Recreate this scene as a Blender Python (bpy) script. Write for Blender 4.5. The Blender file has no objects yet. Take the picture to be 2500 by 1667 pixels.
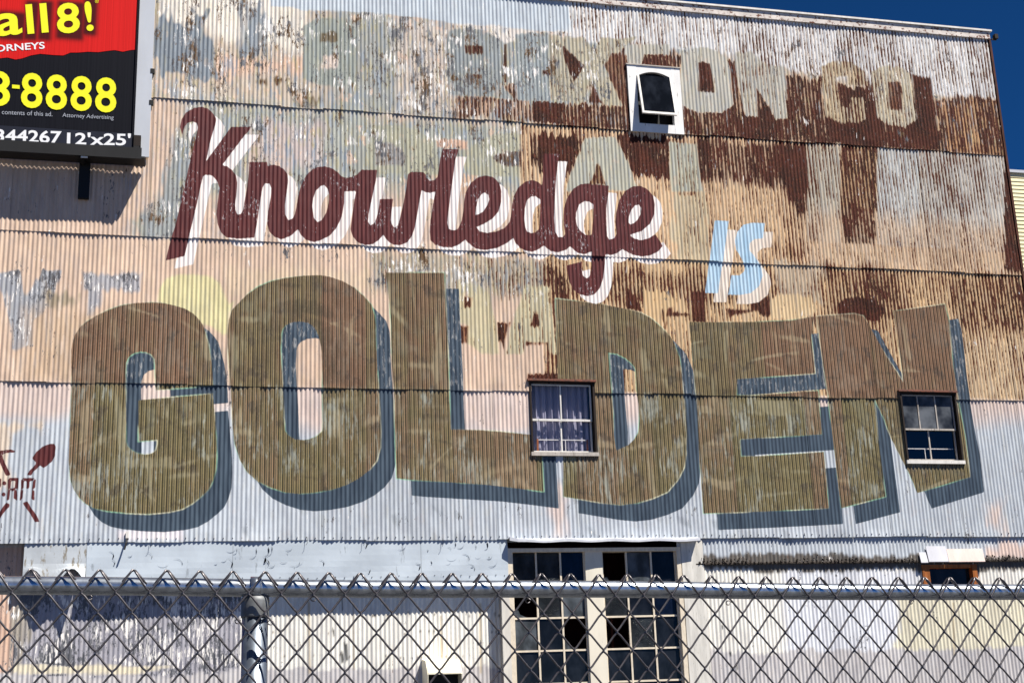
import bpy, bmesh, math, random
import numpy as np
from mathutils import Vector, Matrix

random.seed(7)
rng = np.random.default_rng(11)
sc = bpy.context.scene
COL = sc.collection

# ------------------------------------------------------------------ camera
EYE = 1.55                       # height of the camera above the ground
D = 20.262                       # distance from the camera to the painted wall
FPX = 3251.8                     # focal length in pixels of a 2500 px wide picture
# rows: the wall's direction, the way into the wall, and up, seen from the camera (right, down, forward)
AX = np.array([[0.97223837, 0.02807816, 0.23230188],
               [-0.23136514, 0.26371288, 0.93644311],
               [-0.0349674, -0.96419248, 0.26288809]])
cam = bpy.data.cameras.new('camera')
cam.sensor_width = 36.0
cam.lens = FPX / 2500 * 36
cam.clip_start = 0.05
cam.clip_end = 5000
cam_ob = bpy.data.objects.new('camera', cam)
COL.objects.link(cam_ob)
r, d, f = AX[:, 0], AX[:, 1], AX[:, 2]
cam_ob.matrix_world = Matrix(((r[0], -d[0], -f[0], 0), (r[1], -d[1], -f[1], 0),
                              (r[2], -d[2], -f[2], EYE), (0, 0, 0, 1)))
sc.camera = cam_ob

# ------------------------------------------------------------------ light
SUN = Vector((1.0, -1.0, 2.40)).normalized()
w = bpy.data.worlds.new('World')
sc.world = w
w.use_nodes = True
nt = w.node_tree
sky = nt.nodes.new('ShaderNodeTexSky')
sky.sky_type = 'NISHITA'
sky.sun_disc = False
sky.sun_elevation = math.asin(SUN.z)
sky.sun_rotation = math.atan2(SUN.x, SUN.y)
sky.altitude = 6000
sky.air_density = 0.7
sky.dust_density = 0.0
sky.ozone_density = 10.0
bg = nt.nodes['Background']
bg.inputs['Strength'].default_value = 0.058
hs = nt.nodes.new('ShaderNodeHueSaturation')           # a polarised, strongly blue sky
hs.inputs['Saturation'].default_value = 1.15
nt.links.new(sky.outputs[0], hs.inputs['Color'])
nt.links.new(hs.outputs[0], bg.inputs[0])
sl = bpy.data.lights.new('sun', 'SUN')
sl.energy = 5.0
sl.angle = math.radians(0.5)
sl.color = (1.0, 0.95, 0.86)
so = bpy.data.objects.new('sun', sl)
COL.objects.link(so)
so.rotation_euler = (-SUN).to_track_quat('-Z', 'Y').to_euler()
so.location = (8, -10, 30)
sc.view_settings.view_transform = 'Standard'
sc.view_settings.look = 'None'
sc.view_settings.exposure = 0.92
sc.view_settings.gamma = 1.0


# ------------------------------------------------------------------ measuring
def on_plane(p, Y=D):
    """points of the survey picture -> (X, Z) on the upright plane at distance Y"""
    p = np.atleast_2d(np.asarray(p, float))
    c = np.c_[p[:, 0] - 1250, p[:, 1] - 833.5, np.full(len(p), FPX)]
    v = c @ AX.T
    t = Y / v[:, 1]
    return np.c_[v[:, 0] * t, v[:, 2] * t + EYE]


def WP(px, py, Y=D):
    q = on_plane([(px, py)], Y)[0]
    return float(q[0]), float(q[1])


def T(ox, oy, s, pts):
    return [(ox + x / s, oy + y / s) for x, y in pts]


def srgb(rgb, g=1.0):
    c = np.asarray(rgb, float) / 255.0
    return np.where(c <= 0.04045, c / 12.92, ((c + 0.055) / 1.055) ** 2.4) * g


# ------------------------------------------------------------------ objects
ORG = {}


def tag(o, label=None, cat=None, kind=None, group=None):
    if label: o['label'] = label
    if cat: o['category'] = cat
    if kind: o['kind'] = kind
    if group: o['group'] = group
    return o


def empty(name, loc):
    o = bpy.data.objects.new(name, None)
    COL.objects.link(o)
    o.location = loc
    o.empty_display_size = 0.3
    ORG[o] = Vector(loc)
    return o


def link(name, me, parent, origin, mat=None):
    o = bpy.data.objects.new(name, me)
    COL.objects.link(o)
    if mat is not None and not me.materials:
        me.materials.append(mat)
    origin = Vector(origin)
    ORG[o] = origin
    if parent:
        o.parent = parent
        o.location = origin - ORG[parent]
    else:
        o.location = origin
    return o


def mesh(name, verts, faces, mat, parent=None, smooth=False):
    v = np.asarray(verts, float)
    c = (v.min(0) + v.max(0)) / 2
    me = bpy.data.meshes.new(name)
    me.from_pydata((v - c).tolist(), [], faces)
    if smooth:
        me.shade_smooth()
    me.update()
    return link(name, me, parent, c, mat)


class MB:
    def __init__(s): s.v, s.f = [], []

    def add(s, v, f):
        n = len(s.v)
        s.v += [tuple(p) for p in v]
        s.f += [tuple(i + n for i in q) for q in f]
        return s

    def box(s, x0, x1, y0, y1, z0, z1):
        v = [(x, y, z) for z in (z0, z1) for y in (y0, y1) for x in (x0, x1)]
        return s.add(v, [(0, 2, 3, 1), (4, 5, 7, 6), (0, 1, 5, 4), (2, 6, 7, 3), (0, 4, 6, 2), (1, 3, 7, 5)])

    def prism(s, xz, y0, y1):
        n = len(xz)
        v = [(x, y0, z) for x, z in xz] + [(x, y1, z) for x, z in xz]
        f = [tuple(range(n - 1, -1, -1)), tuple(range(n, 2 * n))]
        f += [(i, (i + 1) % n, n + (i + 1) % n, n + i) for i in range(n)]
        return s.add(v, f)

    def profile(s, yz, x0, x1):
        n = len(yz)
        v = [(x0, y, z) for y, z in yz] + [(x1, y, z) for y, z in yz]
        f = [tuple(range(n)), tuple(range(2 * n - 1, n - 1, -1))]
        f += [(i, n + i, n + (i + 1) % n, (i + 1) % n) for i in range(n)]
        return s.add(v, f)

    def tube(s, pts, rad, n=8, cap=True):
        P = [Vector(p) for p in pts]
        rings = []
        up = Vector((0, 1, 0))
        for i, p in enumerate(P):
            t = (P[min(i + 1, len(P) - 1)] - P[max(i - 1, 0)]).normalized()
            a = t.cross(up)
            if a.length < 1e-3: a = t.cross(Vector((1, 0, 0)))
            a.normalize()
            b = t.cross(a)
            R = rad[i] if isinstance(rad, (list, tuple)) else rad
            rings.append([p + a * (R * math.cos(k * 2 * math.pi / n)) + b * (R * math.sin(k * 2 * math.pi / n)) for k in range(n)])
        v = [q for rr in rings for q in rr]
        f = [(i * n + k, i * n + (k + 1) % n, (i + 1) * n + (k + 1) % n, (i + 1) * n + k) for i in range(len(P) - 1) for k in range(n)]
        if cap:
            f += [tuple(range(n - 1, -1, -1)), tuple((len(P) - 1) * n + k for k in range(n))]
        return s.add(v, f)

    def build(s, name, mat, parent=None, smooth=False):
        return mesh(name, s.v, s.f, mat, parent, smooth)


# ------------------------------------------------------------------ materials
class NT:
    def __init__(s, name):
        s.m = bpy.data.materials.new(name)
        s.m.use_nodes = True
        s.t = s.m.node_tree
        s.b = s.t.nodes['Principled BSDF']
        s.pos = s.n('ShaderNodeNewGeometry').outputs['Position']
        sp = s.n('ShaderNodeSeparateXYZ')
        s.l(s.pos, sp.inputs[0])
        s.x, s.y, s.z = sp.outputs

    def n(s, t): return s.t.nodes.new(t)

    def l(s, a, b): s.t.links.new(a, b)

    def put(s, sock, v):
        if hasattr(v, 'is_output'): s.l(v, sock)
        elif isinstance(v, (tuple, list, np.ndarray)): sock.default_value = tuple(v) + ((1,) if len(v) == 3 and len(sock.default_value) == 4 else ())
        else: sock.default_value = v

    def math(s, op, a, b=0.0, c=None, clamp=False):
        n = s.n('ShaderNodeMath')
        n.operation = op
        n.use_clamp = clamp
        s.put(n.inputs[0], a)
        s.put(n.inputs[1], b)
        if c is not None: s.put(n.inputs[2], c)
        return n.outputs[0]

    def add(s, a, b): return s.math('ADD', a, b)

    def mul(s, a, b): return s.math('MULTIPLY', a, b)

    def ramp(s, x, lo, hi, a=0.0, b=1.0):
        n = s.n('ShaderNodeMapRange')
        n.interpolation_type = 'SMOOTHSTEP'
        s.put(n.inputs['Value'], x)
        s.put(n.inputs['From Min'], lo)
        s.put(n.inputs['From Max'], hi)
        s.put(n.inputs['To Min'], a)
        s.put(n.inputs['To Max'], b)
        return n.outputs[0]

    def mix(s, f, a, b, mode='MIX'):
        n = s.n('ShaderNodeMix')
        n.data_type = 'RGBA'
        n.blend_type = mode
        s.put(n.inputs[0], f)
        s.put(n.inputs[6], a)
        s.put(n.inputs[7], b)
        return n.outputs[2]

    def vec(s, kx, ky, kz, ox=0.0):
        n = s.n('ShaderNodeCombineXYZ')
        s.put(n.inputs[0], s.math('MULTIPLY_ADD', s.x, kx, ox))
        s.put(n.inputs[1], s.mul(s.y, ky))
        s.put(n.inputs[2], s.mul(s.z, kz))
        return n.outputs[0]

    def noise(s, v, detail=3.0, rough=0.55, scale=1.0, dist=0.0):
        n = s.n('ShaderNodeTexNoise')
        s.put(n.inputs['Vector'], v)
        n.inputs['Scale'].default_value = scale
        n.inputs['Detail'].default_value = detail
        n.inputs['Roughness'].default_value = rough
        n.inputs['Distortion'].default_value = dist
        return n.outputs['Fac']

    def attr(s, name):
        n = s.n('ShaderNodeAttribute')
        n.attribute_name = name
        return n

    def bump(s, h, strength=0.3, dist=0.01):
        n = s.n('ShaderNodeBump')
        n.inputs['Strength'].default_value = strength
        n.inputs['Distance'].default_value = dist
        s.l(h, n.inputs['Height'])
        s.l(n.outputs[0], s.b.inputs['Normal'])

    def out(s, col, rough=0.6, metal=0.0, spec=0.3):
        s.put(s.b.inputs['Base Color'], col)
        s.put(s.b.inputs['Roughness'], rough)
        s.put(s.b.inputs['Metallic'], metal)
        s.b.inputs['Specular IOR Level'].default_value = spec
        return s.m


G = 0.92          # how much of the photographed brightness the sunlit paint itself has


def plain(name, rgb, rough=0.6, metal=0.0, var=0.25, sx=4.0, sz=1.5, spec=0.3, dirt=None, amount=0.5, bump=0.0):
    t = NT(name)
    a = srgb(rgb, G)
    k = t.noise(t.vec(sx, sx, sz), 5, 0.6)
    c = t.mix(t.ramp(k, 0.3, 0.7), a * (1 - var), np.minimum(a * (1 + var * 0.6), 1))
    if dirt is not None:
        k2 = t.noise(t.vec(sx * 5, sx * 5, sz * 2.5, 3.3), 6, 0.65)
        c = t.mix(t.ramp(k2, 1 - amount, 1 - amount + 0.08), c, srgb(dirt, G))
    if bump: t.bump(t.noise(t.vec(40, 40, 40), 4), bump, 0.004)
    return t.out(c, rough, metal, spec)


PITCH = 0.0677


def wall_material():
    t = NT('painted_corrugated_steel')
    col = t.attr('paint').outputs['Color']
    rust = t.attr('rust').outputs['Fac']
    ph = t.mul(t.x, 2 * math.pi / PITCH)
    # streaks that run down the sheets; every corrugation weathers in its own way
    idx = t.math('FLOOR', t.mul(t.x, 1 / PITCH))
    cv = t.n('ShaderNodeCombineXYZ')
    t.put(cv.inputs[0], t.mul(idx, 3.713))
    t.put(cv.inputs[2], t.mul(t.z, 1.7))
    corr = t.noise(cv.outputs[0], 4, 0.6)
    fine = t.noise(t.vec(34, 0, 2.6), 4, 0.62)
    mid = t.noise(t.vec(9, 0, 1.3, 7.1), 4, 0.6)
    big = t.noise(t.vec(1.1, 0, 1.1, 3.7), 3, 0.5)
    clump = t.noise(t.vec(2.6, 0, 1.9, 43.0), 4, 0.6)
    grain = t.noise(t.vec(70, 0, 26, 1.7), 3, 0.7)
    flake = t.noise(t.vec(26, 0, 9, 9.3), 5, 0.72)
    # old paint: patchy, brushed, sun-bleached, other coats showing through
    mott = t.attr('mottle').outputs['Fac']
    dirty = t.mix(1.0, col, (0.80, 0.79, 0.80), 'MULTIPLY')
    c = t.mix(t.ramp(t.add(t.mul(mid, 0.5), t.mul(corr, 0.5)), 0.38, 0.60), dirty, col)
    s1 = t.noise(t.vec(15, 0, 2.0, 61.0), 5, 0.68)
    s2 = t.noise(t.vec(13, 0, 2.4, 87.0), 5, 0.68)
    s3 = t.noise(t.vec(6, 0, 2.6, 29.0), 5, 0.66)
    c = t.mix(t.mul(t.ramp(s1, 0.50, 0.60), mott), c, srgb((146, 158, 172), G))
    c = t.mix(t.mul(t.ramp(s2, 0.53, 0.62), t.mul(mott, 0.8)), c, srgb((186, 176, 132), G))
    c = t.mix(t.mul(t.ramp(s3, 0.58, 0.63), t.mul(mott, 0.75)), c, srgb((226, 192, 168), G))
    c = t.mix(t.mul(t.ramp(t.add(t.mul(fine, 0.6), t.mul(corr, 0.4)), 0.52, 0.66), 0.40), c, t.mix(1.0, c, (1.14, 1.12, 1.10), 'MULTIPLY'))
    c = t.mix(t.mul(t.ramp(grain, 0.54, 0.72), 0.34), c, t.mix(1.0, c, (0.55, 0.52, 0.50), 'MULTIPLY'))
    run = t.add(t.mul(corr, 0.45), t.add(t.mul(fine, 0.3), t.mul(s2, 0.25)))
    c = t.mix(t.mul(t.ramp(run, 0.50, 0.62), t.add(t.mul(rust, 0.9), t.math('MULTIPLY_ADD', mott, 0.5, 0.16))), c, t.mix(1.0, c, (0.66, 0.56, 0.47), 'MULTIPLY'))
    # rust
    level = t.add(rust, t.mul(t.math('SUBTRACT', fine, 0.5), 0.75))
    level = t.add(level, t.mul(t.math('SUBTRACT', corr, 0.5), 0.85))
    level = t.add(level, t.mul(t.math('SUBTRACT', mid, 0.5), 0.55))
    level = t.add(level, t.mul(t.math('SUBTRACT', flake, 0.5), 0.95))
    level = t.add(level, t.mul(t.math('SUBTRACT', clump, 0.5), 0.55))
    level = t.add(level, t.mul(t.math('COSINE', t.add(ph, 0.5)), 0.21))
    rmask = t.mul(t.ramp(level, 0.49, 0.57), t.ramp(grain, 0.30, 0.42, 0.78, 1.0))
    stain = t.mul(t.mul(t.ramp(level, 0.24, 0.54), 0.55), t.ramp(rust, 0.04, 0.30))
    rc = t.mix(t.ramp(clump, 0.38, 0.62), srgb((42, 15, 10)), srgb((70, 28, 18)))
    rc = t.mix(t.ramp(t.add(t.mul(flake, 0.6), t.mul(fine, 0.4)), 0.50, 0.64), rc, srgb((94, 44, 26)))
    rc = t.mix(t.mul(t.ramp(grain, 0.56, 0.70), 0.8), rc, srgb((150, 100, 62)))
    c = t.mix(stain, c, t.mix(1.0, c, (0.74, 0.53, 0.36), 'MULTIPLY'))
    c = t.mix(rmask, c, rc)
    # holes in the paint, dark and pale, in clusters
    peel = t.attr('peel').outputs['Fac']
    pk = t.add(t.mul(peel, 0.50), t.mul(t.math('SUBTRACT', flake, 0.5), 1.35))
    pk = t.add(pk, t.mul(t.math('SUBTRACT', clump, 0.5), 1.3))
    pk = t.add(pk, t.mul(t.math('SUBTRACT', corr, 0.5), 0.6))
    pk = t.add(pk, t.mul(t.math('SUBTRACT', grain, 0.5), 0.5))
    c = t.mix(t.ramp(pk, 0.36, 0.42), c, t.mix(t.mul(t.ramp(s3, 0.46, 0.56), t.ramp(mott, 0.06, 0.25)), srgb((98, 99, 104)), srgb((96, 72, 48))))
    w2 = t.add(t.noise(t.vec(24, 0, 4.5, 21.0), 5, 0.68), t.mul(t.math('SUBTRACT', t.noise(t.vec(2.2, 0, 2.2, 17.0), 3), 0.5), 0.7))
    c = t.mix(t.ramp(t.add(t.mul(peel, 0.26), w2), 0.74, 0.78), c, srgb((238, 233, 228), G))

    # ---- the mural, layer on layer; each attribute is 0.1 on the outline and grows inwards
    edge = t.mul(t.math('SUBTRACT', t.noise(t.vec(22, 0, 16, 4.4), 3, 0.6), 0.5), 0.022)
    chips = t.noise(t.vec(46, 0, 13, 14.2), 4, 0.7)

    def layer(c, name, paint, soft=0.006, wear=0.0, e=1.0):
        v = t.add(t.attr(name).outputs['Fac'], t.mul(edge, e))
        m = t.ramp(v, 0.1 - soft, 0.1 + soft)
        if wear:
            m = t.mul(m, t.ramp(chips, wear, wear + 0.05, 1.0, 0.0))
        return t.mix(m, c, paint), v, m

    upper = t.ramp(t.z, 6.36, 6.46)                                # older sheets above the third lap
    # slate drop shadow of the big word
    worn = t.noise(t.vec(20, 0, 5.0, 33.0), 5, 0.7)
    sl_c = t.mix(t.ramp(mid, 0.3, 0.7), srgb((52, 64, 78)), srgb((74, 88, 102)))
    sl_c = t.mix(t.mul(t.ramp(worn, 0.53, 0.60), t.mul(upper, 0.75)), sl_c, srgb((150, 150, 150)))
    c, _, _ = layer(c, 'slate', sl_c, 0.006, 0.0, 0.4)
    # the big word: weathered bronze, brushed and pin-striped along the corrugation
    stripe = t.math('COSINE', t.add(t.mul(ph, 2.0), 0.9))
    tint = t.attr('tint').outputs['Fac']
    tv = t.add(t.mul(tint, 0.30), t.add(t.mul(clump, 0.35), t.mul(mid, 0.35)))
    brush = t.attr('brush').outputs['Fac']
    g1 = t.mix(t.ramp(tv, 0.34, 0.62), srgb((90, 78, 58)), srgb((104, 78, 60)))
    g2 = t.mix(t.ramp(tv, 0.34, 0.66), srgb((92, 86, 60)), srgb((104, 90, 68)))
    gp = t.mix(upper, g2, g1)
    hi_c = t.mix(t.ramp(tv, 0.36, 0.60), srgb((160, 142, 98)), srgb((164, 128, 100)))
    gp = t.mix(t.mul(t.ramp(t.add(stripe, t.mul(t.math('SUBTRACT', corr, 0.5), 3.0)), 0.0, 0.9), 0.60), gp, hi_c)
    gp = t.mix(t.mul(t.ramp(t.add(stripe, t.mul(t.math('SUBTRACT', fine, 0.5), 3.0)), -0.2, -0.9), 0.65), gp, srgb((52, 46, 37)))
    blot = t.noise(t.vec(4.2, 0, 3.4, 51.0), 5, 0.62)
    gp = t.mix(t.mul(t.ramp(blot, 0.55, 0.64), 0.55), gp, srgb((62, 55, 50)))
    scr = t.add(t.mul(t.noise(t.vec(19, 0, 2.6, 71.0), 5, 0.72), 0.55), t.mul(t.noise(t.vec(1.6, 0, 1.1, 77.0), 4, 0.6), 0.45))
    gp = t.mix(t.mul(t.ramp(scr, 0.51, 0.60), t.math('SUBTRACT', 0.66, t.mul(upper, 0.54))), gp, srgb((160, 164, 154)))
    bw = t.add(brush, t.mul(t.math('SUBTRACT', fine, 0.5), 0.9))
    gp = t.mix(t.mul(t.ramp(bw, 0.58, 0.95), 0.50), gp, t.mix(tint, srgb((158, 152, 124)), srgb((168, 148, 120))))
    gp = t.mix(t.mul(t.ramp(bw, 0.42, 0.05), 0.55), gp, srgb((66, 60, 48)))
    sm = t.noise(t.vec(2.4, 0, 1.9, 93.0), 3, 0.5)
    gp = t.mix(t.mul(t.ramp(sm, 0.56, 0.66), 0.30), gp, t.mix(tint, srgb((128, 128, 106)), srgb((150, 130, 112))))
    gp = t.mix(t.mul(t.ramp(grain, 0.57, 0.70), 0.36), gp, srgb((190, 172, 148)))
    c, gv, gm = layer(c, 'gold', gp, 0.006, 0.0, 0.5)
    # pale green overspray that follows the outline of the big word
    rim = t.mul(t.ramp(gv, 0.078, 0.098), t.ramp(gv, 0.102, 0.112, 1.0, 0.0))
    rim = t.mul(rim, t.ramp(t.noise(t.vec(1.4, 0, 1.4, 81.0), 3), 0.40, 0.62))
    c = t.mix(t.mul(rim, 0.65), c, t.mix(t.ramp(big, 0.44, 0.56), srgb((226, 222, 190), G), srgb((150, 196, 164), G)))
    # small word
    c, _, _ = layer(c, 'cream', t.mix(t.ramp(mid, 0.3, 0.7), srgb((214, 196, 180), G), srgb((236, 224, 212), G)), 0.006, 0.66, 0.5)
    c, _, _ = layer(c, 'blue', t.mix(t.ramp(mid, 0.3, 0.65), srgb((158, 190, 214), G), srgb((188, 212, 230), G)), 0.006, 0.68, 0.5)
    # script word: white shadow, maroon letters with chipped specks
    c, _, _ = layer(c, 'white', t.mix(t.ramp(mid, 0.3, 0.7), srgb((226, 212, 206), G), srgb((246, 240, 238), G)), 0.006, 0.67, 0.5)
    specks = t.ramp(t.add(chips, t.mul(t.math('SUBTRACT', clump, 0.5), 0.8)), 0.662, 0.695)
    mc = t.mix(t.ramp(fine, 0.35, 0.7), srgb((78, 36, 38)), srgb((98, 45, 44)))
    mc = t.mix(t.mul(specks, 0.85), mc, srgb((196, 190, 192)))
    c, _, _ = layer(c, 'maroon', mc, 0.005, 0.0, 0.5)
    t.bump(t.add(t.mul(flake, 0.6), t.mul(rmask, 0.5)), 0.25, 0.003)
    return t.out(c, t.ramp(rmask, 0, 1, 0.55, 0.85), 0.0, 0.25)


M_WALL = wall_material()
M_TRIM = plain('weathered_white_trim', (230, 226, 220), 0.6, var=0.15, dirt=(104, 90, 80), amount=0.38, sx=9)
M_TRIM2 = plain('weathered_grey_trim', (188, 180, 172), 0.7, var=0.2, dirt=(84, 66, 54), amount=0.42, sx=9)
M_RUSTY = plain('rusted_flashing', (222, 212, 204), 0.75, var=0.2, dirt=(104, 52, 28), amount=0.47, sx=3.2, sz=8)
M_CORNER = plain('brown_rusted_corner', (84, 40, 24), 0.8, var=0.35, dirt=(46, 20, 14), amount=0.5, sx=6)
M_DARK = plain('dark_timber_and_shade', (40, 30, 26), 0.8, var=0.4, dirt=(96, 74, 58), amount=0.36, sx=12)  # dark timber; also the painted recess shade of the curtained window
M_INSIDE = plain('dark_interior', (46, 26, 24), 0.9, var=0.2)
M_CREAMBAR = plain('cream_steel_bar', (232, 218, 196), 0.6, var=0.12, dirt=(120, 70, 44), amount=0.36, sx=20, sz=14)
M_FASCIA = plain('pale_blue_flat_sheet', (192, 202, 212), 0.55, var=0.10, sx=2.0, sz=1.0, dirt=(158, 166, 174), amount=0.40)
M_GALV = plain('galvanized_steel', (190, 197, 206), 0.27, 0.88, var=0.22, sx=60, sz=60, spec=0.5)
M_POST = plain('galvanized_post', (150, 160, 174), 0.36, 0.9, var=0.25, sx=30, sz=30, spec=0.5)
M_WIRE = plain('dull_galvanized_wire', (104, 100, 102), 0.36, 0.7, var=0.25, sx=120, sz=120, spec=0.5)
M_WOOD = plain('orange_stained_wood', (168, 98, 46), 0.6, var=0.35, sx=30, sz=3)
M_CURTAIN = plain('lavender_curtain', (166, 164, 182), 0.9, var=0.08)
M_BLACK = plain('black_paint', (26, 26, 28), 0.6, var=0.25)
M_MOSS = plain('grey_moss_and_grime', (84, 76, 70), 0.95, var=0.5, sx=30, sz=30, dirt=(34, 28, 25), amount=0.55)


def glass(name, rgb=(20, 26, 34), mixf=0.5, rough=0.02):
    t = NT(name)
    tr = t.n('ShaderNodeBsdfTransparent')
    tr.inputs[0].default_value = (0.93, 0.93, 0.95, 1)
    gl = t.n('ShaderNodeBsdfGlossy')
    gl.inputs['Roughness'].default_value = rough
    gl.inputs[0].default_value = (0.9, 0.9, 0.9, 1)
    lw = t.n('ShaderNodeLayerWeight')
    lw.inputs[0].default_value = 0.5
    ms = t.n('ShaderNodeMixShader')
    t.l(t.math('MULTIPLY_ADD', t.math('POWER', lw.outputs['Facing'], 4.0), 0.7, 0.05), ms.inputs[0])
    t.l(tr.outputs[0], ms.inputs[1])
    t.l(gl.outputs[0], ms.inputs[2])
    o = [n for n in t.t.nodes if n.type == 'OUTPUT_MATERIAL'][0]
    t.l(ms.outputs[0], o.inputs[0])
    return t.m


M_GLASS = glass('window_glass')


def pane_material(name, rgb, rough, rip):
    t = NT(name)
    k = t.noise(t.vec(5, 5, 3), 4)
    c = t.mix(t.ramp(k, 0.35, 0.7), srgb(rgb), srgb(tuple(min(255, v * 1.7 + 6) for v in rgb)))
    t.bump(t.noise(t.vec(60, 60, 90, 2.0), 3, 0.6), rip, 0.01)
    return t.out(c, rough, 0.0, 0.16)


M_PANE = [pane_material('dark_ribbed_pane', (26, 29, 32), 0.18, 0.9),
          pane_material('black_smooth_pane', (16, 18, 22), 0.03, 0.02),
          pane_material('navy_pane', (8, 13, 26), 0.1, 0.05),
          pane_material('dusty_grey_pane', (50, 54, 58), 0.45, 0.25)]

t = NT('painted_reflection_glass')  # blurry grey reflection painted into the pane colour
k = t.noise(t.vec(2.2, 2.2, 2.2, 4.0), 3, 0.5)
M_REFLECT = t.out(t.mix(t.ramp(k, .35, .65), srgb((26, 30, 38)), srgb((104, 108, 114))), .3, 0, .2)

# ------------------------------------------------------------------ ground
t = NT('asphalt')
k = t.noise(t.vec(1.2, 1.2, 1), 4)
k2 = t.noise(t.vec(60, 60, 1), 3, 0.7)
c = t.mix(t.ramp(k, 0.3, 0.7), (0.045, 0.045, 0.047), (0.075, 0.072, 0.07))
c = t.mix(t.ramp(k2, 0.55, 0.75), c, (0.13, 0.125, 0.12))
t.bump(k2, 0.4, 0.01)
M_ASPHALT = t.out(c, 0.9)
tag(mesh('ground', [(-300, -300, 0), (300, -300, 0), (300, 300, 0), (-300, 300, 0)], [(0, 1, 2, 3)], M_ASPHALT), kind='structure')


# ------------------------------------------------------------------ outlines of the painted words (picture survey -> metres)
def poly(*loops):
    return [on_plane(l) for l in loops]


K1 = lambda p: T(392, 252, 4, p)
K2 = lambda p: T(784, 340, 4, p)
K3 = lambda p: T(1176, 360, 4, p)
know = (K1([(210, 315), (190, 240), (205, 160), (255, 90), (330, 50), (400, 38), (465, 58), (515, 105), (545, 160), (535, 215), (510, 290), (480, 400), (445, 570), (690, 235), (880, 235), (870, 265), (820, 320), (600, 610), (650, 620), (700, 660), (735, 705), (748, 780), (740, 900), (728, 1000), (735, 1060), (755, 1095), (780, 1090), (805, 1050), (820, 960), (840, 850), (860, 700), (868, 578), (1040, 578), (1045, 620), (1100, 605), (1160, 620), (1210, 655), (1240, 700), (1245, 770), (1230, 880), (1215, 1000), (1215, 1090), (1245, 1145), (1285, 1135), (1310, 1090), (1325, 1020), (1345, 900), (1375, 800), (1420, 710), (1480, 650), (1540, 625), (1600, 622), (1670, 640), (1730, 680), (1765, 720), (1810, 735), (1870, 725), (1920, 700), (1960, 655), (2115, 655), (2105, 740), (2060, 950), (2030, 1090), (2025, 1160), (2050, 1200), (2090, 1170), (2120, 1080), (2140, 940), (2270, 940), (2255, 1050), (2245, 1150), (2265, 1200)])
        + K2([(718, 868), (745, 850), (765, 790), (800, 640), (830, 480), (845, 350), (870, 325), (990, 325), (1020, 350), (1025, 380), (1060, 410), (1100, 405), (1135, 375), (1160, 200), (1185, 100), (1345, 100), (1310, 200), (1290, 350), (1260, 560), (1240, 720), (1230, 820), (1245, 880), (1290, 895), (1335, 880), (1370, 800), (1388, 700), (1392, 620), (1410, 520), (1460, 430), (1530, 375), (1600, 358), (1680, 375), (1735, 430), (1758, 510), (1755, 620), (1730, 710), (1670, 780), (1590, 830), (1510, 864), (1550, 905), (1620, 920), (1710, 905), (1790, 870), (1840, 810), (1852, 740), (1862, 640), (1880, 560), (1920, 480), (1990, 420), (2060, 402), (2110, 420), (2155, 455), (2165, 330), (2170, 145)])
        + K3([(760, 68), (745, 130), (725, 300), (712, 500), (705, 700), (715, 830), (745, 880), (790, 880), (812, 850), (797, 760), (795, 690), (800, 600), (830, 500), (890, 410), (960, 365), (1030, 355), (1080, 370), (1100, 365), (1240, 378), (1235, 450), (1215, 600), (1215, 750), (1220, 870), (1245, 905), (1290, 890), (1315, 850), (1305, 740), (1310, 640), (1340, 520), (1400, 430), (1470, 385), (1540, 380), (1610, 410), (1665, 470), (1685, 560), (1680, 660), (1640, 750), (1560, 820), (1440, 858), (1480, 890), (1550, 910), (1620, 895), (1690, 855), (1735, 920), (1765, 965), (1720, 1020), (1640, 1060), (1560, 1070), (1480, 1055), (1410, 1020), (1372, 998), (1320, 1035), (1260, 1055), (1205, 1045), (1200, 1150), (1185, 1280), (1150, 1380), (1100, 1435), (1030, 1455), (950, 1435), (890, 1390), (855, 1320), (835, 1220), (825, 1155), (980, 1115), (975, 1180), (985, 1250), (1020, 1280), (1050, 1265), (1068, 1200), (1070, 1020), (1000, 1048), (930, 1035), (880, 990), (860, 970), (820, 1005), (740, 1030), (670, 1015), (630, 985), (602, 962), (550, 1000), (490, 1025), (420, 1010), (370, 985), (330, 940), (305, 890), (240, 940), (150, 985), (50, 1005)])
        + K2([(1570, 1085), (1500, 1070), (1440, 1020), (1405, 985), (1340, 1035), (1270, 1062), (1190, 1060), (1110, 1035), (1065, 990), (1058, 900), (1065, 800), (1090, 640), (1115, 515), (1060, 530), (1010, 520), (980, 500), (960, 600), (940, 720), (915, 860), (885, 950), (840, 1010), (770, 1040), (700, 1035), (650, 1000), (605, 938), (560, 990), (500, 1030), (430, 1038), (360, 1015), (310, 960), (285, 890), (300, 770), (320, 620), (340, 512), (225, 515), (225, 620), (200, 760), (150, 870), (80, 950)])
        + K1([(1568, 1342), (1500, 1362), (1420, 1340), (1370, 1290), (1340, 1235), (1270, 1300), (1180, 1335), (1110, 1310), (1060, 1260), (1040, 1180), (1050, 1050), (1075, 930), (1080, 830), (1060, 790), (1020, 788), (995, 830), (970, 980), (940, 1180), (915, 1320), (760, 1330), (640, 1315), (590, 1270), (555, 1180), (545, 1080), (560, 950), (575, 830), (550, 760), (500, 710), (440, 705), (415, 720), (395, 800), (340, 1050), (280, 1300), (235, 1495), (50, 1540), (90, 1370), (150, 1180), (230, 830), (260, 700), (290, 560), (345, 340), (365, 240), (350, 195), (310, 185), (260, 200), (230, 245)]))
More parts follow.
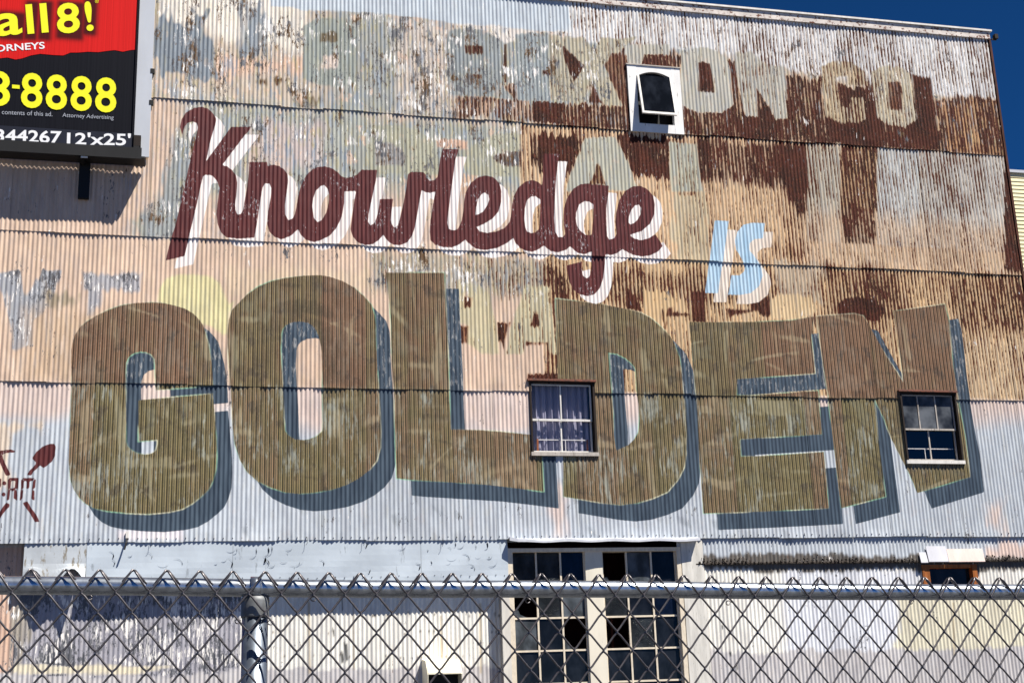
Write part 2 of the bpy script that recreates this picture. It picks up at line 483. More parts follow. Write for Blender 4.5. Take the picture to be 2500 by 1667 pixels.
KNOW = poly(know,
            K1([(1480, 1010), (1490, 930), (1515, 860), (1560, 815), (1595, 805), (1630, 840), (1645, 900), (1640, 980), (1615, 1080), (1570, 1150), (1530, 1165), (1495, 1120)]),
            K2([(1505, 745), (1510, 680), (1530, 590), (1565, 540), (1600, 525), (1630, 550), (1640, 590), (1620, 650), (1580, 710), (1540, 735)]),
            K3([(412, 700), (418, 600), (440, 520), (480, 485), (520, 480), (570, 515), (565, 650), (558, 800), (520, 835), (480, 842), (440, 825), (420, 780)]),
            K3([(915, 700), (920, 640), (950, 560), (1000, 530), (1040, 532), (1087, 560), (1085, 700), (1070, 860), (1010, 860), (950, 810), (925, 760)]),
            K3([(1430, 740), (1435, 680), (1460, 610), (1495, 570), (1530, 562), (1553, 590), (1550, 650), (1520, 710), (1480, 745), (1450, 755)]))
A4 = lambda p: T(150, 660, 4, p)
A5 = lambda p: T(150, 952, 4, p)
A6 = lambda p: T(540, 640, 4, p)
A7 = lambda p: T(540, 952, 4, p)
B2 = lambda p: T(960, 952, 4, p)
B3 = lambda p: T(1340, 700, 4, p)
S = 2.2857
B4 = lambda p: T(1340, 952, S, p)
B5 = lambda p: T(1840, 720, S, p)
B6 = lambda p: T(1840, 952, S, p)
B7 = lambda p: T(1560, 480, S, p)
LET_G = poly(A4([(98, 780), (105, 720), (130, 640), (180, 560), (250, 500), (350, 440), (450, 390), (580, 345), (720, 322), (900, 315), (1000, 322), (1100, 345), (1200, 375), (1290, 425), (1350, 490), (1385, 540), (1415, 640), (1445, 760), (1465, 900), (1475, 1000), (1480, 1128), (920, 1172), (918, 1100), (912, 1000), (910, 920), (905, 870), (880, 830), (830, 805), (770, 800), (710, 815), (660, 850), (635, 910), (628, 1000), (630, 1200)])
             + A5([(632, 300), (632, 500), (650, 550), (690, 590), (750, 618), (820, 630), (880, 620), (920, 590), (935, 540), (937, 490), (750, 505), (752, 100), (1478, 35), (1490, 150), (1500, 300), (1515, 500), (1518, 650), (1510, 780), (1480, 890), (1440, 970), (1380, 1030), (1280, 1110), (1180, 1165), (1050, 1195), (850, 1213), (650, 1205), (450, 1185), (330, 1160), (240, 1115), (170, 1050), (120, 970), (85, 870), (72, 700), (78, 500), (88, 300), (95, 100)]) + A4([(100, 1100), (95, 900)]))
LET_O = poly(A6([(60, 700), (75, 560), (100, 470), (180, 390), (260, 310), (360, 240), (480, 190), (620, 155), (800, 135), (960, 128), (1060, 145), (1180, 185), (1300, 250), (1400, 340), (1470, 420), (1500, 520), (1508, 620), (1510, 760), (1520, 960), (1530, 1100), (1540, 1250)])
             + A7([(1545, 150), (1555, 300), (1560, 420), (1555, 560), (1520, 690), (1450, 780), (1350, 860), (1230, 925), (1080, 975), (900, 1005), (760, 1015), (620, 1000), (480, 955), (350, 890), (250, 800), (185, 690), (130, 530), (110, 350), (100, 150), (95, 0)]) + A6([(70, 1000), (62, 850)]),
             A6([(590, 700), (600, 660), (630, 620), (690, 590), (770, 582), (850, 595), (910, 640), (950, 720), (975, 840), (985, 1000), (985, 1200)]) + A7([(990, 300), (985, 400), (930, 450), (860, 480), (800, 488), (720, 480), (660, 445), (625, 400), (612, 250), (605, 0)]) + A6([(590, 1000), (582, 850)]))
LET_L = poly(A6([(1600, 105), (2180, 105), (2185, 250), (2200, 600), (2215, 900), (2225, 1250)])
             + B2([(555, 200), (562, 385), (850, 390), (1050, 405), (1320, 435), (1440, 452), (1470, 995), (1200, 960), (900, 925), (600, 905), (180, 880), (30, 865), (20, 600), (10, 300), (5, 0)]) + A6([(1665, 1000), (1655, 600), (1640, 400), (1620, 200)]))
LET_D = poly(B3([(60, 115), (300, 145), (500, 170), (650, 200), (800, 230), (900, 255), (1000, 310), (1100, 400), (1200, 510), (1240, 600), (1275, 700), (1295, 850), (1305, 1000)])
             + B4([(755, 60), (768, 200), (765, 350), (755, 430), (720, 500), (660, 570), (580, 605), (490, 632), (400, 642), (300, 632), (200, 615), (80, 595), (77, 365)]) + B3([(90, 900), (75, 700), (70, 400)]),
             B3([(580, 650), (660, 660), (740, 700), (800, 750), (838, 800), (850, 1000), (875, 1150), (882, 1300), (870, 1420), (830, 1490), (770, 1550)]) + B4([(435, 310), (375, 338), (360, 250)]) + B3([(628, 1250), (605, 1000)]))
LET_E = poly(B3([(1365, 345), (1600, 348), (2000, 345), (2352, 330)]) + B5([(335, 122), (318, 230), (340, 440), (0, 465)]) + B3([(1830, 905), (1833, 1060)])
             + B6([(0, 30), (358, 4), (380, 248), (0, 270)]) + B4([(1065, 275), (1070, 370)]) + B6([(0, 370), (390, 345), (415, 660), (0, 680)]) + B4([(860, 690), (840, 400), (825, 60)]) + B3([(1430, 1040), (1400, 700), (1375, 450)]))
LET_N = poly(B5([(345, 120), (560, 105), (612, 118), (655, 195), (730, 330), (805, 445), (830, 490), (815, 350), (795, 220), (775, 92), (1065, 52), (1085, 130), (1110, 380), (1135, 560), (1180, 800)])
             + B6([(1205, 485), (910, 575), (870, 480), (765, 270), (720, 150), (672, 50), (690, 250), (735, 595), (485, 660), (460, 450), (430, 200), (412, 50)]))
GOLDEN = [LET_G, LET_O, LET_L, LET_D, LET_E, LET_N]
IS_I = poly(B7([(420, 135), (498, 140), (440, 540), (368, 538)]))
IS_S = poly(B7([(700, 150), (690, 235), (640, 240), (615, 262), (612, 300), (640, 335), (680, 390), (690, 440), (670, 500), (620, 540), (560, 550), (497, 548), (515, 440), (560, 440), (585, 420), (590, 400), (570, 350), (540, 300), (532, 250), (545, 200), (580, 160), (630, 148)]))
IC = lambda p: T(0, 1060, 3.894, p)


def disc(x, y, r): return [(x + r * math.cos(a * math.pi / 6), y + r * math.sin(a * math.pi / 6)) for a in range(12)]


ICONS = [poly(IC(p)) for p in (
    [(-60, 185), (0, 160), (40, 155), (100, 148), (145, 158), (140, 168), (60, 175), (15, 190), (-60, 205)],
    [(-8, 190), (20, 195), (25, 230), (60, 310), (98, 380), (90, 390), (60, 388), (30, 330), (5, 270), (-10, 240)],
    [(310, 228), (350, 170), (410, 120), (470, 97), (515, 95), (527, 120), (520, 210), (490, 260), (440, 300), (415, 318), (380, 290), (345, 265)],
    [(365, 270), (380, 295), (320, 350), (295, 388), (262, 385), (280, 355), (340, 290)],
    [(95, 418), (175, 418), (150, 440), (115, 440)], [(80, 430), (102, 440), (98, 510), (80, 520)], [(175, 430), (170, 520), (145, 505), (152, 445)],
    [(98, 520), (140, 515), (145, 525), (120, 540), (100, 530)], [(78, 540), (95, 535), (85, 620), (68, 628)], [(140, 535), (160, 540), (162, 628), (135, 605)],
    [(220, 420), (325, 420), (310, 440), (235, 440)], [(205, 430), (225, 445), (222, 515), (203, 520)], [(258, 440), (280, 440), (275, 515), (255, 515)],
    [(318, 445), (338, 432), (330, 510), (310, 520)], [(200, 540), (218, 540), (212, 610), (192, 625)], [(308, 540), (325, 540), (325, 625), (302, 615)],
    disc(42, 466, 17), disc(35, 572, 16), [(-10, 425), (10, 425), (5, 500), (-12, 500)],
    [(220, 650), (260, 642), (300, 710), (345, 770), (372, 828), (335, 830), (290, 750), (245, 690)],
    [(60, 655), (90, 665), (85, 690), (40, 735), (0, 795), (-20, 800), (-20, 770), (20, 710)])]


def sdf(loops, X, Z, margin=0.12):
    """signed distance (negative inside) to an even-odd outline; margin outside its reach"""
    out = np.full(len(X), margin)
    lo = np.min([l.min(0) for l in loops], 0) - margin
    hi = np.max([l.max(0) for l in loops], 0) + margin
    idx = np.nonzero((X > lo[0]) & (X < hi[0]) & (Z > lo[1]) & (Z < hi[1]))[0]
    if not len(idx): return out
    x, z = X[idx], Z[idx]
    best = np.full(len(idx), 1e9)
    ins = np.zeros(len(idx), bool)
    for l in loops:
        a = l
        b = np.roll(l, -1, 0)
        for (ax, az), (bx, bz) in zip(a, b):
            dx, dz = bx - ax, bz - az
            L = dx * dx + dz * dz
            if L < 1e-12: continue
            t = np.clip(((x - ax) * dx + (z - az) * dz) / L, 0, 1)
            np.minimum(best, (x - ax - t * dx) ** 2 + (z - az - t * dz) ** 2, out=best)
            if az != bz:
                m = ((az > z) != (bz > z)) & (x < (bx - ax) * (z - az) / (bz - az) + ax)
                ins ^= m
    dd = np.sqrt(best)
    out[idx] = np.where(ins, -dd, dd)
    return out


def vnoise(x, z, sx, sz, seed):
    g = np.random.default_rng(seed).random((64, 64))
    u, v = x / sx, z / sz
    iu, iv = np.floor(u).astype(int), np.floor(v).astype(int)
    fu, fv = u - iu, v - iv
    fu, fv = fu * fu * (3 - 2 * fu), fv * fv * (3 - 2 * fv)
    a = g[iu % 64, iv % 64] * (1 - fu) + g[(iu + 1) % 64, iv % 64] * fu
    b = g[iu % 64, (iv + 1) % 64] * (1 - fu) + g[(iu + 1) % 64, (iv + 1) % 64] * fu
    return a * (1 - fv) + b * fv


def sstep(x, a, b):
    t = np.clip((x - a) / (b - a), 0, 1)
    return t * t * (3 - 2 * t)


# ------------------------------------------------------------------ the corrugated building
Z_LAP = [4.035, 6.408, 8.762, 11.107, 13.60]       # lower edges of the four rows of sheets, and the eaves
X_RIGHT = 14.64
bld = empty('corrugated_building', (5.0, D, 0))
tag(bld, 'tall corrugated steel building with rusted sheets and a painted lettered mural', 'building')

WIN_MID = (WP(1292, 931), WP(1449, 931), WP(1457, 1110), WP(1296, 1108))
WIN_RIGHT = (WP(2194, 957), WP(2328, 957), WP(2352, 1129), WP(2212, 1128))
WIN_TOP = (WP(1529, 160), WP(1656, 171), WP(1670, 333), WP(1538, 320))


def rect(q):
    return ((q[0][0] + q[3][0]) / 2, (q[1][0] + q[2][0]) / 2, (q[2][1] + q[3][1]) / 2, (q[0][1] + q[1][1]) / 2)


R_MID, R_RIGHT, R_TOP = rect(WIN_MID), rect(WIN_RIGHT), rect(WIN_TOP)
x0, z1 = WP(1250, 1338)
x1, _ = WP(1650, 1338)
R_BIG = (x0, x1, 0.9, z1)
x0, z1 = WP(2250, 1378)
x1, z0 = WP(2392, 1445)
R_SMALL = (x0, x1, z0, z1)
HOLES = [(a + 0.03, b - 0.03, c + 0.03, e - 0.03) for a, b, c, e in (R_MID, R_RIGHT, R_SMALL)]
HOLES.append((R_TOP[0] + 0.1, R_TOP[1] - 0.1, R_TOP[2] + 0.1, R_TOP[3] - 0.08))
HOLES.append((R_BIG[0] - 0.02, R_BIG[1] + 0.02, R_BIG[2], R_BIG[3] + 0.1))

SEAM0, SHEET = 3.988, 10 * PITCH
sheets = []          # (x0, x1, z0, z1, y_bottom, y_top, dz, wavy)


def x_of_seam(k): return SEAM0 + k * SHEET


Z_SHORT = WP(1950, 1372)[1]
for row in range(4):
    for k in range(-14, 17):
        a, b = x_of_seam(k), min(x_of_seam(k + 1) + 0.004, X_RIGHT)
        if b - a < 0.1: continue
        zb, zt = Z_LAP[row] + random.uniform(-0.012, 0.012), Z_LAP[row + 1] + 0.07 if row < 3 else 13.62
        off = random.uniform(0, 0.003) + (0.005 if k % 2 else 0)
        vis = -3.3 < b and a < 14.7
        sheets.append((a, b, zb, zt, D - 0.020 - off, D - 0.004 - off, 0.026 if vis else 0.12, 6 if vis else 4))
for k in range(-14, 17):                          # the lower wall, set back a little
    a, b = x_of_seam(k), min(x_of_seam(k + 1) + 0.004, X_RIGHT)
    if b - a < 0.1: continue
    off = random.uniform(0, 0.003) + (0.002 if k % 2 else 0)
    right = a > R_BIG[1] - 0.3
    if right:
        sheets.append((a, b, Z_SHORT + random.uniform(-0.02, 0.02), Z_LAP[0] + 0.08, D + 0.004 - off, D + 0.014 - off, 0.03, 6))
    back = 0.028 if right else 0.17
    sheets.append((a, b, 0.05, (Z_SHORT + 0.1) if right else Z_LAP[0] + 0.08, D + back - off, D + back - off, 0.035, 6))

SX, SZ, GRID = [], [], []
for (a, b, z0, z1, yb, yt, dz, seg) in sheets:
    nx = max(2, int(round((b - a) / PITCH * seg))) + 1
    nz = max(2, int(round((z1 - z0) / dz))) + 1
    xs, zs = np.linspace(a, b, nx), np.linspace(z0, z1, nz)
    gx, gz = np.meshgrid(xs, zs)
    GRID.append((nx, nz))
    SX.append(gx.ravel())
    SZ.append(gz.ravel())
CUT = np.cumsum([0] + [len(a) for a in SX])
X, Z = np.concatenate(SX), np.concatenate(SZ)
N = len(X)

# --- old coats of paint, as colour, amount of rust and amount of peeling
PX = np.zeros((N, 3)) + srgb((226, 198, 176))
RU = np.zeros(N) + 0.06
PE = np.zeros(N) + 0.20
MO = np.zeros(N) + 0.12
TI = np.zeros(N)
wob = (vnoise(X, Z, 0.05, 0.25, 1) - 0.5) * 0.16 + (vnoise(X, Z, 0.4, 0.4, 2) - 0.5) * 0.2


def zone(pts, rgb=None, rust=None, peel=None, soft=0.05, ragged=1.0, amt=1.0, mott=None):
    q = [on_plane(pts)]
    m = max(0.3, soft * 2)
    s = sdf(q, X, Z, m) + wob * ragged
    k = sstep(-s, -soft, soft) * amt
    if rgb is not None:
        PX[:] = PX + (srgb(rgb) - PX) * k[:, None]
    if rust is not None:
        RU[:] = RU + (rust - RU) * k
    if peel is not None:
        PE[:] = PE + (peel - PE) * k
    if mott is not None:
        MO[:] = MO + (mott - MO) * k


L1 = lambda x: 241 + (x - 377) * 0.0685
L2 = lambda x: 567 + 0.0426 * x
L3 = lambda x: 933 + 0.0182 * x
L4 = lambda x: 1321 - 0.0053 * x


def band(xa, xb, top, bot, **k):
    xs = np.linspace(xa, xb, 9)
    zone([(x, top(x)) for x in xs] + [(x, bot(x)) for x in xs[::-1]], **k)


# first row of sheets under the eaves
band(300, 2600, lambda x: -200, L1, rgb=(206, 190, 172), peel=0.45, ragged=0, mott=.75)
band(380, 740, lambda x: -200, lambda x: 60 + (x - 380) * .22, rgb=(238, 229, 215), soft=.1, mott=.25)
band(500, 980, lambda x: 140, lambda x: 185, rgb=(230, 196, 172), soft=.1)
band(820, 1720, lambda x: 20 + (x - 800) * .06, L1, rgb=(170, 172, 166), peel=.5, soft=.15)
band(960, 1120, lambda x: 40, L1, rgb=(214, 202, 190), rust=.22, peel=.62, soft=.1)
zone(T(372, 0, S, [(20, 100), (60, 60), (110, 100), (180, 150), (240, 70), (325, 50), (325, 250), (322, 430), (25, 440)]), (132, 141, 150), soft=.02, peel=.5, mott=.25)
zone(T(372, 0, S, [(490, 20), (620, 10), (690, 140), (600, 320), (500, 320)]), (146, 154, 162), soft=.04, peel=.6, mott=.25)
zone(T(372, 0, S, [(585, 130), (700, 140), (700, 200), (640, 200), (640, 330), (590, 320)]), (150, 152, 152), soft=.03, peel=.7, mott=.3)
zone(T(372, 0, S, [(845, 150), (920, 110), (1040, 105), (1140, 160), (1140, 480), (1040, 490), (920, 470), (840, 440)]), (160, 166, 158), soft=.02, ragged=.2, mott=.3)
zone(T(372, 0, S, [(945, 190), (1030, 190), (1030, 232), (945, 232)]), (120, 104, 78), soft=.02, ragged=.4)
zone(T(372, 0, S, [(940, 310), (1040, 315), (1038, 392), (938, 385)]), (232, 214, 200), soft=.02, ragged=.4)
for p in ((560, 440, 640, 480), (800, 570, 920, 600), (1070, 465, 1130, 500), (660, 430, 740, 470), (190, 105, 230, 160)):
    zone(T(372, 0, S, [(p[0], p[1]), (p[2], p[1]), (p[2], p[3]), (p[0], p[3])]), (124, 98, 62), rust=.3, soft=.04)
zone([(660, -60), (660, 18), (713, 20), (735, 26), (810, 28), (960, 38), (1110, 60), (1215, 69), (1315, 78), (1394, 80), (1396, -80)], (203, 213, 222), rust=0, peel=.06, soft=.012, ragged=.12, mott=.05)
zone(T(900, 60, S, [(480, 5), (720, 8), (950, 45), (1130, 48), (1128, 75), (820, 100), (760, 115), (650, 45), (480, 22)]), (232, 224, 216), soft=.02, ragged=.3, peel=.5)
# white wash over rust under the eaves, then the rust below it
zone([(1394, -60), (2420, 60), (2445, 245), (2250, 235), (2000, 190), (1850, 150), (1700, 130), (1500, 110), (1394, 95)], (240, 240, 240), rust=.38, peel=.3, soft=.06, mott=.2)
zone([(1300, 250), (1480, 255), (1480, 100), (1600, 120), (1700, 130), (1850, 165), (2000, 195), (2250, 238), (2445, 248), (2475, 390), (1290, 318)], (210, 178, 148), rust=.78, peel=.15, soft=.06)
zone([(2290, 250), (2445, 250), (2470, 385), (2320, 376)], (214, 170, 126), rust=.60, soft=.05)
zone(T(900, 60, S, [(800, 330), (900, 440), (920, 430), (1090, 440), (1100, 570), (470, 530), (470, 400)]), rgb=(206, 176, 152), rust=.52, soft=.05)
zone(T(900, 60, S, [(910, 425), (1095, 440), (1105, 568), (912, 552)]), rust=.9, soft=.03, ragged=.3)
# faded block letters of an older sign
GH = (198, 194, 182)


def ghost(ox, oy, pts, rgb=GH, rust=.24, soft=.018, **k):
    zone(T(ox, oy, S, pts), rgb, rust=rust, mott=.32, soft=soft, ragged=k.pop('ragged', .22), **k)


ghost(900, 60, [(440, 30), (640, 32), (740, 90), (745, 340), (800, 420), (470, 402), (440, 390)], (156, 162, 162), .12)
ghost(900, 60, [(815, 55), (1000, 50), (1010, 430), (830, 425)], (160, 168, 170), .12)
ghost(900, 60, [(1010, 60), (1090, 75), (1200, 80), (1255, 155), (1300, 75), (1344, 80), (1500, 70), (1310, 240), (1430, 470), (1305, 450), (1250, 320), (1190, 440), (1010, 430)], (190, 182, 160), .26)
ghost(900, 60, [(1085, 130), (1200, 235), (1145, 335), (1100, 220)], (120, 70, 48), .95)
ghost(900, 60, [(1250, 325), (1305, 445), (1225, 442)], (120, 70, 48), .72)
ghost(900, 60, [(535, 120), (640, 120), (642, 168), (538, 166)], (150, 130, 110), .62)
ghost(900, 60, [(545, 283), (630, 283), (630, 307), (545, 307)], (150, 130, 110), .62)
ghost(900, 60, [(970, 258), (1010, 258), (1010, 282), (970, 282)], (120, 70, 48), .9)
ghost(900, 60, [(750, 110), (775, 110), (770, 330), (752, 330)], (120, 100, 84), .55)
ghost(1380, 80, [(330, 68), (580, 70), (582, 128), (440, 125), (430, 180), (345, 180), (330, 125)], GH, .2)
ghost(1380, 80, [(212, 185), (260, 115), (335, 130), (345, 405), (320, 395)], (150, 110, 84), .66)
ghost(1380, 80, [(640, 110), (720, 88), (820, 95), (900, 140), (925, 300), (935, 400), (870, 450), (800, 455), (720, 440), (650, 400)], GH, .2)
ghost(1380, 80, [(740, 170), (805, 175), (825, 335), (748, 330)], (120, 70, 48), .85)
ghost(1380, 80, [(945, 115), (1040, 115), (1130, 190), (1220, 190), (1245, 485), (1180, 485), (1060, 300), (1072, 475), (1000, 470), (960, 300)], GH, .22)
C_ = [(285, 100), (350, 70), (460, 80), (520, 130), (535, 205), (430, 210), (425, 160), (365, 160), (385, 330), (440, 330), (440, 270), (530, 275), (540, 390), (480, 425), (390, 420), (310, 385), (290, 250)]
ghost(1880, 120, C_, (212, 194, 162), .42)
ghost(1880, 120, [(560, 130), (640, 95), (740, 110), (800, 165), (815, 400), (750, 445), (660, 430), (590, 390)], (216, 206, 182), .34)
ghost(1880, 120, [(650, 185), (725, 185), (735, 340), (670, 340)], (150, 100, 70), .62)
ghost(1880, 120, [(870, 365), (940, 375), (948, 455), (880, 455)], (214, 176, 130), .38)
ghost(1880, 120, [(790, 150), (890, 170), (935, 560), (770, 555), (760, 440), (820, 400)], (110, 60, 44), .92, soft=.04)
ghost(1880, 120, [(310, 385), (390, 425), (480, 430), (545, 395), (575, 545), (330, 530)], (110, 60, 44), .92, soft=.04)
# second row
band(300, 1330, L1, L2, rgb=(225, 198, 177), peel=.22, ragged=0, mott=.35)
band(440, 1320, L1, lambda x: 470, rgb=(178, 180, 170), peel=.45, soft=.2, mott=.85)
band(600, 720, lambda x: 330, lambda x: 470, rgb=(208, 190, 178), soft=.1)
band(640, 790, lambda x: 300, lambda x: 420, rgb=(206, 192, 186), soft=.12)
zone([(380, 520), (400, 440), (440, 350), (500, 370), (470, 520), (400, 600), (330, 600), (320, 540)], (166, 170, 168), soft=.08, peel=.5)
zone([(1060, 430), (1160, 425), (1160, 480), (1060, 480)], (222, 188, 160), soft=.05)
ghost(900, 60, [(0, 560), (150, 560), (280, 590), (370, 660), (400, 760), (390, 840), (0, 840)], (182, 180, 158), .08)
ghost(900, 60, [(40, 655), (120, 660), (190, 690), (215, 740), (200, 795), (40, 790)], (160, 156, 152), .36, peel=.6)
ghost(900, 60, [(520, 720), (600, 660), (700, 620), (800, 600), (950, 630), (980, 850), (900, 860), (560, 840)], (184, 182, 160), .1)
ghost(900, 60, [(695, 745), (760, 708), (860, 700), (965, 722), (965, 860), (850, 805), (740, 785)], (136, 126, 116), .46, peel=.6)
ghost(900, 60, [(370, 640), (560, 650), (540, 695), (380, 690)], (228, 190, 164), .3, peel=.6)
band(1270, 2600, L1, L2, rgb=(226, 194, 156), rust=.35, peel=.12, ragged=0, mott=.15)
zone([(1285, 318), (1650, 345), (1990, 350), (1990, 560), (1900, 470), (1800, 455), (1650, 440), (1500, 430), (1300, 410)], (212, 182, 152), rust=.74, soft=.1)
zone([(1290, 315), (1420, 325), (1380, 430), (1310, 430)], rust=.92, soft=.05)
zone([(1510, 335), (1630, 345), (1640, 440), (1555, 430)], rust=.95, soft=.04)
zone([(1900, 345), (1975, 350), (1985, 480), (1900, 440)], rust=.9, soft=.06)
ghost(1380, 80, [(100, 585), (280, 580), (400, 860), (405, 885), (0, 885)], (186, 184, 168), .16)
ghost(1380, 80, [(180, 725), (228, 852), (132, 850)], (176, 140, 104), .6)
ghost(1380, 80, [(575, 610), (735, 615), (768, 895), (588, 892)], (188, 186, 168), .14)
band(1640, 1720, lambda x: 470, L2, rgb=(208, 190, 158), rust=.14, soft=.03)
for xa, xb, ru, cc in ((1968, 2052, .40, (196, 188, 172)), (2052, 2140, .72, (206, 172, 132)), (2140, 2245, .46, (206, 208, 206)), (2245, 2460, .50, (208, 204, 196))):
    band(xa, xb, L1, lambda x: 590 + (x - 2000) * .06, rgb=cc, rust=ru, soft=.03, ragged=.1)
band(1968, 2460, lambda x: 510 + (x - 2000) * .1, L2, rgb=(214, 188, 160), soft=.2, amt=.8)
band(1968, 2052, lambda x: 480, L2, rust=.26, soft=.1)
band(2140, 2440, lambda x: 520, L2, rust=.38, soft=.1)
band(2452, 2600, L1, L2, rust=1.0, soft=.03, ragged=.1)
# third row
band(-400, 1330, L2, L3, rgb=(225, 197, 174), peel=.18, ragged=0)
band(900, 1340, lambda x: L2(x) + 8, lambda x: L2(x) + 110, rgb=(196, 184, 164), rust=.26, peel=.5, soft=.15, mott=.6)
band(1330, 2600, L2, L3, rgb=(228, 196, 154), rust=.40, peel=.1, ragged=0)
band(1330, 1900, lambda x: L2(x) + 30, lambda x: L2(x) + 110, rust=.60, soft=.15)
band(2330, 2600, L2, lambda x: 800, rust=.62, soft=.15)
band(1900, 2010, L2, lambda x: 740, rgb=(206, 186, 160), rust=.28, soft=.04)
band(2020, 2200, L2, lambda x: 770, rust=.64, soft=.1)
band(2330, 2600, lambda x: 830, L3, rgb=(222, 196, 160), rust=.34, soft=.15)
zone(T(0, 560, 3.92, [(-300, 400), (190, 400), (212, 560), (260, 640), (420, 400), (590, 400), (540, 560), (490, 740), (440, 740), (335, 890), (312, 1110), (120, 1150), (80, 890), (-20, 560), (-300, 560)]), (170, 172, 178), peel=.5, soft=.02, ragged=.4)
zone(T(150, 660, 4, [(200, 20), (790, 20), (780, 210), (410, 210), (380, 360), (300, 450), (235, 460), (240, 220), (200, 200)]), (176, 174, 178), peel=.52, soft=.03, ragged=.5)
zone(T(0, 560, 3.92, [(490, 610), (770, 610), (770, 740), (480, 740)]), (176, 160, 136), soft=.06)
band(60, 260, lambda x: 760, L3, rgb=(208, 180, 150), soft=.2, amt=.7)
for _ in range(26):                              # brushed pale drips left of the G
    x_, y_ = rng.uniform(10, 165), rng.uniform(740, 905)
    zone([(x_ - 2, y_ - rng.uniform(15, 40)), (x_ + 2, y_ - 20), (x_ + 1, y_ + rng.uniform(10, 35)), (x_ - 3, y_ + 10)], (236, 214, 194), soft=.012, ragged=.05, amt=.7)
zone(A4([(940, 300), (960, 180), (1020, 90), (1140, 45), (1300, 42), (1440, 60), (1540, 120), (1575, 210), (1640, 330), (1700, 300), (1640, 420), (1620, 620), (1570, 640), (1480, 560), (1380, 530), (1150, 400), (1000, 340)]), (228, 218, 168), rust=0, peel=.05, soft=.03, ragged=.12)
band(560, 920, lambda x: 655 - (x - 560) * .02, lambda x: 720, rgb=(232, 208, 176), soft=.12, amt=.6)
# the R and A of another old sign, and its dark letters further right
Q = lambda p: T(920, 652, 4, p)
zone(Q([(800, 140), (1000, 180), (1110, 270), (1125, 400), (1170, 540), (1190, 850), (1020, 850), (880, 740), (880, 560), (800, 540)]), (206, 194, 160), rust=.12, soft=.02, ragged=.15)
zone(Q([(1440, 180), (1690, 190), (1760, 860), (1690, 860), (1670, 750), (1450, 740), (1430, 850), (1260, 850), (1300, 600), (1370, 400)]), (208, 198, 166), rust=.14, soft=.02, ragged=.15)
for p in ([(1490, 580), (1550, 430), (1612, 585)], [(1170, 540), (1305, 540), (1235, 800), (1185, 700)], [(815, 585), (880, 585), (870, 735), (820, 735)], [(870, 300), (918, 305), (915, 385), (870, 385)], [(1450, 730), (1670, 735), (1665, 765), (1450, 765)], [(1465, 1045), (1760, 1050), (1760, 1100), (1465, 1100)]):
    zone(Q(p), (170, 120, 84), rust=.72, soft=.03, ragged=.25)
for p in ([(1085, 200), (1205, 200), (1210, 250), (1360, 260), (1360, 290), (1140, 290), (1140, 420), (1090, 400)], [(1390, 50), (1515, 50), (1530, 340), (1400, 340)], [(1730, 215), (1960, 225), (1960, 150), (2060, 90), (2150, 100), (2172, 290), (2080, 290), (2040, 240), (1760, 290)], [(770, 20), (850, 140), (925, 255), (770, 215)]):
    zone(B3(p), (134, 84, 54), rust=.80, soft=.02, ragged=.15)
zone(B7([(1100, 612), (1142, 570), (1300, 570), (1344, 622), (1344, 700), (1105, 660)]), (120, 70, 48), rust=.88, soft=.02, ragged=.15)
zone(B7([(735, 600), (770, 555), (830, 548), (950, 560), (985, 620), (985, 690), (740, 690)]), (228, 200, 158), rust=.14, soft=.03)
zone(B7([(20, 590), (50, 540), (160, 525), (260, 560), (268, 650), (180, 640), (120, 620), (130, 740), (30, 700)]), (226, 192, 146), rust=.24, soft=.03)
# fourth row: pink fading to pale blue
band(-400, 2700, L3, L4, rgb=(226, 206, 196), rust=.0, peel=.10, ragged=0)
fade = sstep(np.interp(X, [-3, -0.2, 3.5, 5, 8, 13, 15], [5.95, 5.9, 5.75, 5.7, 6.2, 6.1, 6.0]) - Z + (vnoise(X, Z, .7, .5, 5) - .5) * .35, -.22, .22)
row4 = (Z < Z_LAP[1] + 0.0)
PX[row4] = PX[row4] + (srgb((199, 206, 214)) - PX[row4]) * fade[row4, None]
zone(T(0, 1000, 3.92, [(-300, 160), (300, 120), (390, 150), (100, 220), (110, 700), (-300, 900)]), (232, 214, 194), soft=.08)
zone(T(0, 1267, 3.92, [(1130, 110), (1740, 60), (1745, 200), (1130, 195)]), (234, 228, 232), soft=.03, ragged=.2)
for (xa, ya, xb, yb) in ((1348, 1180, 1380, 1310), (2400, 1230, 2450, 1290)):
    zone([(xa, ya), (xb, ya), (xb, yb), (xa, yb)], (230, 212, 204), soft=.12)
zone([(2400, 1330), (2600, 1320), (2600, 1375), (2400, 1375)], (228, 204, 192), soft=.1)
# the lower wall: peeled white on grey metal, cream, a lilac grey skirt
low = Z < Z_LAP[0] - 0.03
low_c = np.zeros((N, 3)) + srgb((248, 245, 236))
PX[low & (Z < Z_SHORT - .02)] = low_c[low & (Z < Z_SHORT - .02)]
PX[low & (X < R_BIG[0])] = low_c[low & (X < R_BIG[0])]
RU[low] = .03
PE[low] = .12
low_d = low & (X < WP(590, 1500)[0])
PX[low_d] = srgb((176, 174, 182))
PE[low_d] = .70
MO[low] = 0.05
zone([(-300, 1330), (62, 1330), (45, 1430), (25, 1667), (-300, 1667)], (224, 190, 168), rust=.02, peel=.25, soft=.03, ragged=.2)
zone([(30, 1440), (70, 1440), (60, 1620), (20, 1667)], (170, 162, 150), peel=.6, soft=.05)
zone([(30, 1618), (420, 1625), (330, 1645), (30, 1645)], (236, 226, 200), peel=.1, soft=.02, ragged=.2)
zone([(1900, 1376), (2240, 1380), (2240, 1667), (1930, 1667)], (234, 236, 242), soft=.1, peel=.25)
zone([(2190, 1450), (2700, 1450), (2700, 1620), (2190, 1600)], (240, 233, 208), soft=.08, peel=.15)
